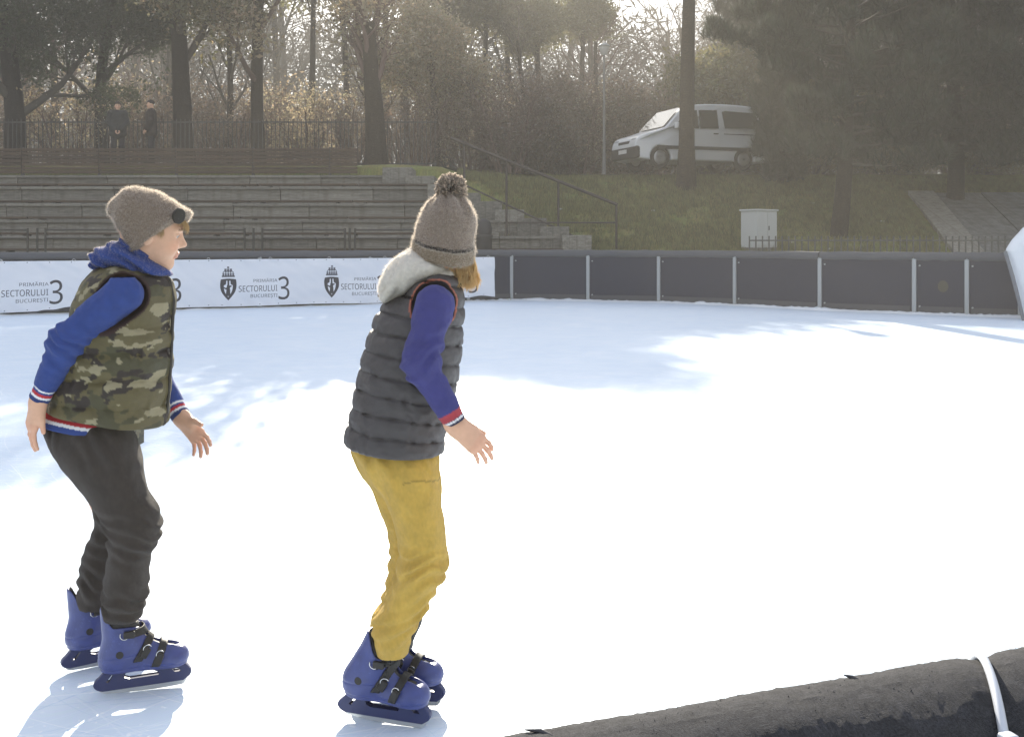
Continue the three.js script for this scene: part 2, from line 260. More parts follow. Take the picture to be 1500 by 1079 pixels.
{ // printed banner
  const W = 1024, H = 478, cv = document.createElement('canvas'); cv.width = W; cv.height = H; const c = cv.getContext('2d');
  c.fillStyle = 'rgb(236,240,246)'; c.fillRect(0, 0, W, H);
  const r = rand(8); for (let i = 0; i < 60; i++) { c.fillStyle = `rgba(170,180,195,${0.05 + r() * 0.08})`; c.fillRect(r() * W, H * (0.72 + 0.28 * r()), 2 + r() * 14, 1 + r() * 3); }
  const ink = 'rgb(38,40,52)'; c.fillStyle = ink; c.textBaseline = 'alphabetic';
  // crest: shield with a white figure, mural crown above
  const cx = 118, cy = 282; c.save(); c.translate(cx, cy); c.scale(1.28, 1.28);
  c.beginPath(); c.moveTo(-56, -62); c.quadraticCurveTo(0, -74, 56, -62); c.quadraticCurveTo(72, 10, 34, 62); c.quadraticCurveTo(18, 84, 0, 104); c.quadraticCurveTo(-18, 84, -34, 62); c.quadraticCurveTo(-72, 10, -56, -62); c.fill();
  const paper = 'rgb(236,240,246)'; c.fillStyle = paper;
  c.beginPath(); c.moveTo(-30, -52); c.lineTo(30, -52); c.quadraticCurveTo(40, 8, 22, 44); c.quadraticCurveTo(10, 66, 0, 78); c.quadraticCurveTo(-10, 66, -22, 44); c.quadraticCurveTo(-40, 8, -30, -52); c.fill();
  c.fillStyle = ink; c.fillRect(-7, -54, 14, 40); c.beginPath(); c.moveTo(-10, -16); c.lineTo(10, -16); c.lineTo(17, 70); c.lineTo(-17, 70); c.fill(); c.save(); c.rotate(-0.5); c.fillRect(-26, -4, 52, 11); c.restore(); c.save(); c.rotate(0.5); c.fillRect(-30, 14, 56, 9); c.restore();
  for (const e of [-1, 1]) { c.beginPath(); c.moveTo(e * 30, -54); c.lineTo(e * 15, -54); c.lineTo(e * 18, -24); c.lineTo(e * 34, -14); c.fill(); }
  c.fillStyle = 'rgba(38,40,52,0.75)'; for (let k = -2; k <= 2; k++) { c.fillRect(k * 18 - 7, -112, 14, 26); c.fillRect(k * 18 - 4, -122, 8, 8); } c.fillRect(-48, -92, 96, 12); for (let k = -1; k <= 1; k++) { c.fillRect(k * 20 - 8, -146, 16, 22); } c.fillRect(-34, -128, 68, 7); c.beginPath(); c.arc(0, -156, 8, 0, 7); c.fill();
  c.restore();
  const text = (s, size, right, y, w, al) => { c.font = `${size}px sans-serif`; c.fillStyle = `rgba(38,40,52,${al})`; const k = w / c.measureText(s).width; c.save(); c.translate(right - w, y); c.scale(k, 1); c.fillText(s, 0, 0); c.restore(); };
  text('PRIMĂRIA', 44, 592, 236, 240, 0.85); text('SECTORULUI', 84, 592, 330, 380, 0.95); text('BUCUREȘTI', 48, 592, 392, 268, 0.85);
  c.font = '325px sans-serif'; c.fillStyle = ink; c.save(); c.translate(590, 418); c.scale(0.74, 1); c.fillText('3', 0, 0); c.restore();
  for (let i = 0; i < 6; i++) { c.fillStyle = 'rgb(120,125,135)'; for (const y of [14, H - 18]) { c.beginPath(); c.arc(60 + i * 180, y, 5, 0, 7); c.fill(); } }
  const tex = new THREE.CanvasTexture(cv); tex.colorSpace = THREE.SRGBColorSpace; tex.wrapS = THREE.RepeatWrapping; tex.anisotropy = 4;
  const A = V(-8.9, 0, -17.6), B = V(-0.3, 0, -21.93), dir = B.clone().sub(A), nrm = V(-dir.z, 0, dir.x).normalize(); if (nrm.z < 0) nrm.negate();
  const t0 = -0.3, t1 = 0.985, nx = 420, ny = 16, pos = [], uv = [], idx = [], LEN = dir.length();
  for (let j = 0; j <= ny; j++) for (let i = 0; i <= nx; i++) {
    const t = lerp(t0, t1, i / nx), s = t * LEN, v = j / ny; // v = 0 at the bottom hem
    const lift = Math.max(0, fbm(s * 0.55, 2.2, 0, 3)) * 0.17 * (1 - v) ** 4, bulge = 0.12 + 0.05 * fbm(s * 0.8, v * 1.2, 4, 3) + 0.02 * noise(s * 3 + v * 4, v * 2, 1) * (0.4 + Math.abs(v - 0.5));
    const p = A.clone().addScaledVector(dir, t).addScaledVector(nrm, bulge); pos.push(p.x, 0.05 + lift + 0.022 * noiseB(s * 0.35, 0, 0) * (1 - v) + v * 0.895, p.z);
    uv.push(((t - 0.4014) / 0.21) + 118 / W, v);
  }
  for (let j = 0; j < ny; j++) for (let i = 0; i < nx; i++) { const o = j * (nx + 1) + i, p = o + nx + 1; idx.push(o, o + 1, p, o + 1, p + 1, p); }
  const g = new THREE.BufferGeometry(); g.setAttribute('position', new THREE.Float32BufferAttribute(pos, 3)); g.setAttribute('uv', new THREE.Float32BufferAttribute(uv, 2)); g.setIndex(idx); g.computeVertexNormals();
  const t = thing('banner', 'long white banner printed with crests and the number 3, tied to the boards', 'banner');
  part('printed_sheet', g, new THREE.MeshPhysicalMaterial({ map: tex, roughness: 0.55, side: THREE.DoubleSide, transmission: 0.12, thickness: 0 }), t);
  for (let k = 0; k < 9; k++) { const q = A.clone().addScaledVector(dir, lerp(0, 0.97, k / 8)).addScaledVector(nrm, 0.105); part('cable_tie', new THREE.TorusGeometry(0.028, 0.004, 5, 10).translate(q.x, 0.95, q.z), std(0.7, 0.7, 0.7, 0.5), t); }
}
{ // white tarpaulin bunched over the boards at the edge of the picture
  const t = thing('tarpaulin', 'white tarpaulin bundle draped over the dark boards at the edge of the picture', 'tarpaulin');
  const outline = [[1474, 367], [1475, 364], [1499, 334], [1501, 332], [1560, 318], [1620, 335], [1640, 400], [1630, 468], [1560, 474], [1503, 470], [1499, 455], [1488, 410]], d = 16.6;
  const f = inflate(outline, d, 0.12, 0.1, 1), a = P(1460, 480, d), b = P(1660, 310, d);
  const q = (x, y, z) => f(x, y, z) + 0.01 * noise(x * 3, y * 3, z * 3) + 0.006 * noise(x * 9 + y * 4, y * 5, z * 8);
  part('sheet', net(q, V(a.x, 0.005, -d - 0.35), V(b.x, b.y, -d + 0.35), 0.025), new THREE.MeshPhysicalMaterial({ color: lin(0.72, 0.76, 0.8), roughness: 0.5, side: THREE.DoubleSide }), t);
  part('hem_rope', tube([P(1473, 368, d - 0.1), P(1484, 405, d - 0.12), P(1493, 440, d - 0.12), P(1500, 470, d - 0.1)], [0.03, 0.032, 0.03, 0.03], 8), std(0.16, 0.17, 0.19, 0.9), t);
}
{ // the near rail: foam lagging with a zip tie
  const h = 1.106, a = V(0.247, h, -0.53), u = V(0.241, 0, -0.085).normalize(), R = 0.056, n = V(-u.z, 0, u.x); if (n.z < 0) n.negate();
  const at = (s, th, r) => a.clone().addScaledVector(u, s).add(V(0, 1, 0).multiplyScalar(Math.cos(th) * r - R)).addScaledVector(n, Math.sin(th) * r);
  const t = thing('foam_padded_rail', 'dark foam padded handrail in the near corner, strapped with a white cable tie', 'handrail');
  const ns = 520, nt = 110, pos = [], idx = [], uv = [], s0 = -0.75, s1 = 0.75, tie = 0.003;
  for (let i = 0; i <= ns; i++) for (let k = 0; k <= nt; k++) {
    const s = lerp(s0, s1, i / ns), th = k / nt * 2 * Math.PI, cx = Math.cos(th), sx = Math.sin(th), sw = s + 0.04 * sx, groove = -0.003 * Math.exp(-(((sw - tie) / 0.01) ** 2));
    const cut = 0 * Math.exp(-(((s + 0.1 + 0.02 * sx) / 0.004) ** 2)) * sstep(0.1, 0.6, cx) - 0 * Math.exp(-(((s + 0.165 - 0.012 * sx) / 0.003) ** 2));
    const r = R + 0.0007 * fbm(s * 9, cx * 1.2, sx * 1.2, 2) + 0.0004 * noise(s * 330, cx * 22, sx * 22) + 0.0003 * noiseB(s * 720, cx * 44, sx * 44) + groove + cut;
    const p = at(s, th, r); pos.push(p.x, p.y, p.z); uv.push(s * 8, th * R * 8);
  }
  for (let i = 0; i < ns; i++) for (let k = 0; k < nt; k++) { const o = i * (nt + 1) + k, p = o + nt + 1; idx.push(o, p, o + 1, o + 1, p, p + 1); }
  const g = new THREE.BufferGeometry(); g.setAttribute('position', new THREE.Float32BufferAttribute(pos, 3)); g.setAttribute('uv', new THREE.Float32BufferAttribute(uv, 2)); g.setIndex(idx); g.computeVertexNormals();
  const foamTex = dataTex(512, 512, (u2, v2) => { const k = 0.19 + 0.03 * tileNoise(u2, v2, 9) + 0.05 * tileNoise(u2, v2, 60, 2) + 0.06 * tileNoise(u2, v2, 150, 6); return [k, k * 1.0, k * 1.06]; }, true);
  part('foam_lagging', g, new THREE.MeshStandardMaterial({ map: foamTex, bumpMap: rep(grainTex, 5, 5), bumpScale: 0.0006, roughness: 1 }), t);
  // torn foam crumbs and slivers standing off the surface
  const r = rand(77), bits = [];
  for (let i = 0; i < 12000; i++) {
    const s = lerp(-0.5, 0.45, r()), th = (r() - 0.5) * 2.6; if (Math.abs(s + 0.04 * Math.sin(th)) < 0.03) continue; const L = 0.0004 + r() * r() * 0.0014, b = at(s, th, R - 0.0015), o = at(s, th, R + 0.05).sub(b).normalize().add(V(r() - 0.5, r() - 0.5, r() - 0.5).multiplyScalar(1.4)).normalize(), w = u.clone().multiplyScalar(0.0003 + r() * 0.0006);
    const tip = b.clone().addScaledVector(o, 0.001 + L), gg = new THREE.BufferGeometry(); const q = b.clone().add(w), p = b.clone().sub(w), m = b.clone().addScaledVector(n, 0.0012);
    gg.setAttribute('position', new THREE.Float32BufferAttribute([...q.toArray(), ...p.toArray(), ...tip.toArray(), ...p.toArray(), ...m.toArray(), ...tip.toArray()], 3)); bits.push(gg);
  }
  const fr = mergeGeometries(bits); fr.computeVertexNormals(); const frm = part('torn_foam', fr, std(0.04, 0.041, 0.045, 1), t); frm.userData.kind = 'stuff';
  for (const [s, L] of [[-0.238, 0.006], [-0.068, 0.0025]]) { const pts = [at(s, -0.15, R - 0.002), at(s - L * 0.7, -0.3, R + 0.0005), at(s - L * 1.8, -0.35, R + 0.0018)]; part('loose_flap', tube(pts, [0.0018, 0.0012, 0.0003], 5), std(0.06, 0.06, 0.065, 1), t); }
  const band = []; for (let k = 0; k <= 48; k++) band.push(at(tie - 0.04 * Math.sin(k / 48 * 2 * Math.PI), k / 48 * 2 * Math.PI, R - 0.0005));
  const bg = tube(band, band.map(() => 0.0024), 8, false); const tieMat = std(0.5, 0.53, 0.58, 0.4);
  const tb = part('cable_tie', bg, tieMat, t); const hp = at(tie - 0.04 * Math.sin(0.8), 0.8, R + 0.002);
  part('tie_lock', new RoundedBoxGeometry(0.0085, 0.008, 0.0075, 2, 0.0018).rotateY(0.3).translate(hp.x, hp.y, hp.z), tieMat, tb);
  part('tie_tail', tube([hp.clone(), hp.clone().add(V(0.003, 0.001, 0.004)), hp.clone().add(V(0.0055, -0.0005, 0.006))], [0.0022, 0.002, 0.0016], 6), tieMat, tb);
  part('steel_tube', tube([at(-0.76, 0, 0), at(0.76, 0, 0)], [0.022, 0.022], 12), M.galv, t);
  for (const s of [-0.6, 0.62]) { const q = at(s, 0, 0); part('post', bar(V(q.x, 0, q.z), q, 0.024, 12), M.galv, t); }
}
// ---------------------------------------------------------------- stand: terraced concrete rows, stair, rails
const concreteTex = dataTex(512, 512, (u, v) => { const k = 0.56 + 0.10 * tileNoise(u, v, 7) + 0.07 * tileNoise(u, v, 30, 3) + 0.05 * tileNoise(u, v, 120, 6), s = Math.max(0, tileNoise(u, 0.3, 26, 12)) * 0.16 * (0.6 + 0.4 * tileNoise(u, v, 12, 2)); return [k - s, k * 0.985 - s, k * 0.94 - s]; }, true);
const concrete = [0.74, 0.86, 0.62].map((k, i) => new THREE.MeshStandardMaterial({ color: lin(k, k * 0.985, k * 0.94), map: rep(concreteTex, 0.5 + i * 0.07, 1), bumpMap: grainTex, bumpScale: 0.004, roughness: 0.95 }));
const woodTex = dataTex(256, 256, (u, v) => { const k = 0.5 + 0.16 * tileNoise(u * 1, v, 4) + 0.14 * Math.sin(v * 60 + 5 * tileNoise(u, v, 4, 2)); return [0.42 * k + 0.2, 0.36 * k + 0.17, 0.3 * k + 0.14]; }, true);
const wood = [0.42, 0.5, 0.34].map((k) => new THREE.MeshStandardMaterial({ color: lin(k, k * 0.86, k * 0.7), map: woodTex, roughness: 0.75, bumpMap: woodTex, bumpScale: 0.002 }));
{
  const t = thing('terraced_stand', 'weathered concrete spectator terraces with wooden bench planks, rising behind the banner', 'grandstand');
  // [front distance, top height, right end in photo pixels]
  const rows = [[23.0, 1.03, 862], [23.8, 1.40, 812], [24.6, 1.79, 768], [25.4, 2.22, 722], [26.2, 2.68, 660], [27.0, 3.03, 590]], r = rand(12);
  rows.forEach(([d, top, px], i) => {
    const bottom = i ? rows[i - 1][1] - 0.05 : 0.2, right = (px - 750) / F * d, left = -17;
    let x = left;
    while (x < right - 0.05) {
      const w = Math.min(1.9 + (r() < 0.3 ? 0.5 : 0), right - x), m = concrete[(r() * 3) | 0];
      part('riser_slab', rbox(w - 0.015, top - 0.075 - bottom, 0.8, 0.012, x + w / 2, (bottom + top - 0.075) / 2, -d - 0.4 - r() * 0.012), m, t);
      part('tread_slab', rbox(w - 0.012, 0.07, 0.88, 0.014, x + w / 2, top - 0.036 + (r() - 0.5) * 0.008, -d - 0.37 + (r() - 0.5) * 0.02), concrete[(r() * 3) | 0], t);
      x += w;
    }
    if (i < 5) for (let x2 = left; x2 < right - 2.4; x2 += 2.6) { // seat planks on short brackets
      for (const dz of [0.1, 0.27]) part('bench_plank', rbox(2.55, 0.05, 0.15, 0.012, x2 + 1.3, top + 0.06 + (r() - 0.5) * 0.01, -d - dz + (r() - 0.5) * 0.01), wood[(r() * 3) | 0], t);
      for (const dx of [0.3, 2.2]) part('bench_bracket', box(0.05, 0.034, 0.34, x2 + dx, top + 0.017, -d - 0.19), M.darkSteel, t);
    }
  });
}
{
  const t = thing('concrete_stair', 'small flight of concrete steps running down the end of the stand', 'stairs'), n = 9, r = rand(4), d = 24.6;
  for (let k = 0; k < n; k++) { const dk = 26.7 - k * 0.42, a = P(560 + k * 33, 245 + k * 12.4, dk), b = P(560 + (k + 1) * 33 + 10, 0, dk); part('step', rbox(b.x - a.x, 0.55, 1.2, 0.012, (a.x + b.x) / 2, a.y - 0.275, -dk - 0.6 + (r() - 0.5) * 0.02), concrete[(r() * 3) | 0], t); }
}
{ // sloping handrail beside the stair
  const t = thing('stair_handrail', 'sloping rusty handrail beside the concrete steps, ending in an upright post', 'railing'), d = 24.0, p = (x, y) => P(x, y, d);
  part('top_rail', tube([p(660, 202), p(680, 210), p(905, 300)], [0.038, 0.038, 0.038], 8), M.rust, t);
  part('lower_rail', bar(p(662, 262), p(850, 350), 0.022), M.rust, t);
  part('cross_rail', bar(p(738, 326), p(903, 326), 0.02), M.rust, t);
  for (const [x, y0, y1] of [[680, 210, 330], [742, 235, 350], [818, 265, 358], [903, 300, 366]]) part('post', bar(p(x, y0), p(x, y1), 0.028), M.rust, t);
}
{ // two-bar rail in front of the stand
  const t = thing('spectator_rail', 'low two bar steel rail along the front of the terraces', 'railing'), pt = (x, y) => { const d = 22.75; return P(x, y, d); };
  for (const [a, b] of [[-330, 40], [66, 358], [384, 505], [520, 690]]) for (const y of [336.5, 349]) part('bar', bar(pt(a, y), pt(b, y), 0.021), M.darkSteel, t);
  for (const x of [-330, 40, 54, 66, 358, 371, 384, 505, 512, 520, 690]) part('post', bar(pt(x, 334), pt(x, 384), 0.026), M.darkSteel, t);
}
{ // slatted parapet on top of the stand
  const t = thing('slatted_parapet', 'brown horizontal slat parapet along the top of the terraces', 'fence'), d = 27.6, r = rand(31);
  const a = P(-420, 253, d), b = P(524, 253, d), bay = 2.1;
  for (let x = a.x; x < b.x - 0.1; x += bay) { const w = Math.min(bay, b.x - x); for (let k = 0; k < 7; k++) part('slat', rbox(w - 0.02, 0.082, 0.03, 0.006, x + w / 2, 3.16 + k * 0.1 + (r() - 0.5) * 0.008, -d + (r() - 0.5) * 0.012), wood[(r() * 3) | 0], t); part('post', box(0.07, 0.78, 0.07, x, 3.45, -d - 0.055), M.darkSteel, t); }
}
{ // iron fence behind the parapet
  const t = thing('iron_fence', 'thin upright iron bars of the park fence behind the parapet', 'fence'), d = 30.5, bars = [];
  const a = P(-450, 0, d).x, b = P(640, 0, d).x; for (let x = a; x < b; x += 0.13) bars.push(box(0.022, 1.5, 0.022, x, 4.2, -d));
  const m = part('upright_bars', mergeGeometries(bars), M.darkSteel, t); m.userData.kind = 'stuff';
  for (const y of [3.6, 4.85]) part('cross_bar', box(b - a, 0.04, 0.03, (a + b) / 2, y, -d), M.darkSteel, t);
}
{ // low fence behind the boards
  const t = thing('low_bar_fence', 'low grey fence of close upright bars behind the right boards', 'fence'), bars = [];
  const d = 21.6, a = P(1098, 0, d).x, b = P(1476, 0, d).x; for (let x = a; x < b; x += 0.14) bars.push(box(0.026, 0.95, 0.026, x, 0.92, -d));
  const m = part('upright_bars', mergeGeometries(bars), std(0.10, 0.10, 0.095, 0.7), t); m.userData.kind = 'stuff';
  for (const y of [0.55, 1.3]) part('cross_bar', box(b - a, 0.03, 0.04, (a + b) / 2, y, -d), std(0.10, 0.10, 0.095, 0.7), t);
}
{ // utility cabinet
  const c = P(1112, 350, 24), t = thing('utility_cabinet', 'pale grey metal utility cabinet on the grass bank', 'cabinet', null, [c.x, groundH(c.x, -24) - 0.06, -24], 0.62);
  const m = new THREE.MeshStandardMaterial({ color: lin(0.46, 0.48, 0.47), roughness: 0.6, bumpMap: blotchTex, bumpScale: 0.002 });
  part('plinth', box(0.72, 0.14, 0.52, 0, 0.07, 0), concrete[2], t); part('housing', rbox(0.7, 0.86, 0.5, 0.012, 0, 0.57, 0), m, t); part('lid', rbox(0.76, 0.045, 0.56, 0.015, 0, 1.02, 0), m, t);
  for (const s of [-1, 1]) { const dr = part('door', rbox(0.325, 0.76, 0.016, 0.006, s * 0.168, 0.57, 0.256), m, t); if (s > 0) part('handle', rbox(0.02, 0.1, 0.02, 0.006, 0.04, 0.6, 0.272), M.darkSteel, dr); }
}
{ // paved slope with kerb
  const slab = (u0, u1, d0, d1, lift) => { const q = (u, d) => { const x = lerp(10.3, 11.1, (d - 23.5) / 4.7) + u; return V(x, Math.max(0.5 + (d - 22.3) * 0.338, 0.4) + lift, -d); }; const a = q(u0, d0), b = q(u1, d0), c = q(u1, d1), e = q(u0, d1); const g = new THREE.BufferGeometry(), T = 0.12, low = (v) => v.clone().add(V(0, -T, 0)); const A = [a, b, c, e], Bq = A.map(low), pos = [], push = (w, x, y, z) => { for (const v of [w, x, y, w, y, z]) pos.push(v.x, v.y, v.z); }; push(a, b, c, e); for (let i = 0; i < 4; i++) { const j = (i + 1) % 4; push(Bq[i], Bq[j], A[j], A[i]); } g.setAttribute('position', new THREE.Float32BufferAttribute(pos, 3)); const uv = []; for (let i = 0; i < pos.length; i += 3) uv.push(pos[i], pos[i + 2]); g.setAttribute('uv', new THREE.Float32BufferAttribute(uv, 2)); g.computeVertexNormals(); return g; };
  const pale = concrete[1], m = new THREE.MeshStandardMaterial({ color: lin(0.5, 0.52, 0.54), map: rep(concreteTex, 0.4, 0.4), roughness: 0.95 });
  const t = new THREE.Group(); t.name = 'path'; t.userData.kind = 'structure'; scene.add(t);
  for (let k = 0; k < 4; k++) part('kerb_slab', slab(0, 0.72, 22.9 + k * 1.4, 24.28 + k * 1.4, 0.1), pale, t);
  for (let j = 0; j < 4; j++) for (let k = 0; k < 4; k++) part('paving_slab', slab(0.75 + j * 1.3, 0.75 + j * 1.3 + 1.27, 22.9 + k * 1.4, 24.27 + k * 1.4, 0.05 + 0.012 * ((j * 7 + k * 3) % 3)), m, t);
}
{ // park road at the top of the bank
  const pos = [], idx = [], uv = []; let n = 0; for (let x = -60; x <= 60; x += 2) { for (const d of [30.2, 33.8]) { pos.push(x, groundH(x, -d) + 0.09, -d); uv.push(x / 2, d / 2); } n++; }
  for (let i = 0; i < n - 1; i++) idx.push(i * 2, i * 2 + 2, i * 2 + 1, i * 2 + 1, i * 2 + 2, i * 2 + 3);
  const g = new THREE.BufferGeometry(); g.setAttribute('position', new THREE.Float32BufferAttribute(pos, 3)); g.setAttribute('uv', new THREE.Float32BufferAttribute(uv, 2)); g.setIndex(idx); g.computeVertexNormals();
  struct('road', g, std(0.06, 0.06, 0.058, 0.95, { bumpMap: grainTex, bumpScale: 0.01 }));
}
{ // lamp post
  const c = P(885, 245, 33.5), gy = groundH(c.x, -33.5), top = P(885, 68, 33.5).y, t = thing('lamp_post', 'slim pale lamp post with a round lantern beside the van', 'lamp post', null, [c.x, gy, -33.5]);
  part('pole', tube([V(0, 0, 0), V(0, 1, 0), V(0, top - gy - 0.3, 0)], [0.08, 0.05, 0.035], 10), std(0.2, 0.2, 0.19, 0.6), t);
  part('lantern', new THREE.LatheGeometry([[0.03, -0.3], [0.1, -0.26], [0.16, -0.08], [0.17, 0.0], [0.0, 0.02]].map(([x, y]) => new THREE.Vector2(x, y)), 14).translate(0, top - gy, 0), std(0.5, 0.5, 0.48, 0.4), t);
  part('cap', new THREE.LatheGeometry([[0.2, 0.0], [0.19, 0.04], [0.08, 0.11], [0, 0.13]].map(([x, y]) => new THREE.Vector2(x, y)), 14).translate(0, top - gy, 0), std(0.3, 0.31, 0.3, 0.6), t);
}
{ // dark litter bin at the foot of the stair
  const c = P(709, 340, 22.9), t = thing('litter_bin', 'dark round litter bin beside the terraces, half hidden by the bobble hat', 'bin', null, [c.x, 0.42, -22.9]);
  const L = (pts) => new THREE.LatheGeometry(pts.map(([x, y]) => new THREE.Vector2(x, y)), 20), m = std(0.028, 0.027, 0.027, 0.6);
  part('drum', L([[0, 0], [0.15, 0], [0.17, 0.05], [0.18, 0.9], [0.19, 0.95], [0.17, 0.96]]), m, t); part('hood', L([[0.17, 0.98], [0.18, 1.15], [0.14, 1.3], [0.06, 1.37], [0, 1.38]]), m, t); part('collar', L([[0.182, 0.93], [0.2, 0.94], [0.2, 1.0], [0.182, 1.01]]), M.darkSteel, t);
}
// ---------------------------------------------------------------- parked van
{
  const c = P(1010, 246, 31.2), t = thing('parked_van', 'white compact van parked behind the tree trunk at the top of the bank', 'van', null, [c.x, groundH(c.x, -31.2) + 0.1, -31.2], 0.34); t.scale.setScalar(1.07);
  // own axes: front towards -x, side towards +z
  const white = new THREE.MeshPhysicalMaterial({ color: lin(0.62, 0.64, 0.65), roughness: 0.35, clearcoat: 0.6, clearcoatRoughness: 0.15 }), dark = std(0.02, 0.02, 0.021, 0.7), glass = new THREE.MeshPhysicalMaterial({ color: lin(0.02, 0.025, 0.026), roughness: 0.08, metalness: 0, ior: 1.5 });
  const s = new THREE.Shape(); s.moveTo(-2.02, 0.34); s.lineTo(-2.06, 0.62); s.bezierCurveTo(-2.04, 0.8, -1.96, 0.86, -1.85, 0.9); s.bezierCurveTo(-1.5, 1.0, -1.35, 1.05, -1.18, 1.12); s.bezierCurveTo(-0.95, 1.35, -0.75, 1.58, -0.5, 1.72); s.bezierCurveTo(-0.2, 1.82, 0.4, 1.84, 1.0, 1.83); s.bezierCurveTo(1.5, 1.82, 1.75, 1.8, 1.86, 1.72); s.bezierCurveTo(1.96, 1.5, 2.04, 1.2, 2.06, 1.05); s.lineTo(2.08, 0.5); s.lineTo(2.02, 0.3);
  const arch = (x) => { s.lineTo(x + 0.37, 0.3); s.absarc(x, 0.32, 0.37, 0, Math.PI, false); s.lineTo(x - 0.37, 0.3); }; arch(1.3); arch(-1.36); s.closePath();
  const body = new THREE.ExtrudeGeometry(s, { depth: 1.6, bevelEnabled: true, bevelSize: 0.05, bevelThickness: 0.05, bevelSegments: 4, curveSegments: 14 }).translate(0, 0, -0.8);
  const inset = (g) => { const p = g.attributes.position; for (let i = 0; i < p.count; i++) { const y = p.getY(i), x = p.getX(i), k = 1 - 0.16 * sstep(1.05, 1.85, y) - 0.10 * sstep(-1.6, -2.1, x) - 0.05 * sstep(1.8, 2.1, x); p.setZ(i, p.getZ(i) * k); } g.computeVertexNormals(); return g; };
  part('body', inset(body), white, t);
  const pane = (pts, z) => { const sh = new THREE.Shape(pts.map(([x, y]) => new THREE.Vector2(x, y))); const g = inset(new THREE.ExtrudeGeometry(sh, { depth: 0.012, bevelEnabled: false }).translate(0, 0, z)); return g; };
  for (const z of [0.853, -0.865]) {
    part('side_window', pane([[-0.98, 1.15], [-0.52, 1.6], [-0.18, 1.68], [-0.18, 1.15]], z), glass, t); part('side_window', pane([[-0.13, 1.15], [-0.13, 1.68], [0.46, 1.7], [0.46, 1.17]], z), glass, t); part('side_window', pane([[0.66, 1.18], [0.62, 1.66], [0.72, 1.69], [1.66, 1.66], [1.84, 1.34], [1.78, 1.2]], z), glass, t);
    part('side_moulding', rbox(3.0, 0.1, 0.03, 0.01, 0.02, 0.6, z), dark, t);
    const dr = part('door', rbox(1.02, 0.62, 0.012, 0.004, -0.02, 0.82, z * 1.002), white, t); part('handle', rbox(0.15, 0.035, 0.03, 0.01, 0.36, 1.02, z * 1.02), dark, dr);
    part('sliding_door_rail', rbox(0.95, 0.025, 0.014, 0.004, 1.1, 1.02, z * 1.004), dark, t);
    part('mirror', rbox(0.1, 0.17, 0.2, 0.03, -0.92, 1.2, z * 1.14), white, t);
  }
  for (const [x, z] of [[-1.36, 0.72], [1.3, 0.72], [-1.36, -0.72], [1.3, -0.72]]) {
    const w = new THREE.Group(); w.name = 'wheel'; t.add(w);
    part('tyre', new THREE.TorusGeometry(0.235, 0.085, 10, 24).translate(x, 0.32, z), std(0.012, 0.012, 0.012, 0.9), w); part('rim', new THREE.LatheGeometry([[0.02, 0.03], [0.12, 0.05], [0.2, 0.02], [0.215, -0.05]].map(([a, b]) => new THREE.Vector2(a, b)), 20).rotateX(Math.sign(z) * Math.PI / 2).translate(x, 0.32, z + Math.sign(z) * 0.05), std(0.3, 0.3, 0.3, 0.4, { metalness: 0.6 }), w);
  }
  const ws = new THREE.BufferGeometry(), q = (x, y, z) => [x, y, z]; ws.setAttribute('position', new THREE.Float32BufferAttribute([...q(-1.25, 1.18, 0.76), ...q(-1.25, 1.18, -0.76), ...q(-0.7, 1.74, -0.66), ...q(-1.25, 1.18, 0.76), ...q(-0.7, 1.74, -0.66), ...q(-0.7, 1.74, 0.66)], 3)); ws.computeVertexNormals();
  part('windscreen', ws, glass, t);
  part('front_bumper', rbox(0.16, 0.34, 1.6, 0.06, -2.04, 0.46, 0), dark, t); part('rear_bumper', rbox(0.14, 0.3, 1.6, 0.05, 2.07, 0.48, 0), dark, t);
  part('grille', rbox(0.05, 0.1, 0.7, 0.02, -2.07, 0.74, 0), dark, t); part('number_plate', box(0.012, 0.11, 0.5, -2.126, 0.5, 0), std(0.6, 0.6, 0.58, 0.5), t);
  for (const z of [-0.55, 0.55]) part('headlight', rbox(0.18, 0.15, 0.34, 0.05, -1.97, 0.78, z), new THREE.MeshPhysicalMaterial({ color: lin(0.5, 0.52, 0.54), roughness: 0.1, clearcoat: 1 }), t);
  for (const z of [-0.74, 0.74]) part('tail_light', rbox(0.06, 0.42, 0.14, 0.02, 2.03, 1.12, z), std(0.3, 0.02, 0.015, 0.25), t);
}
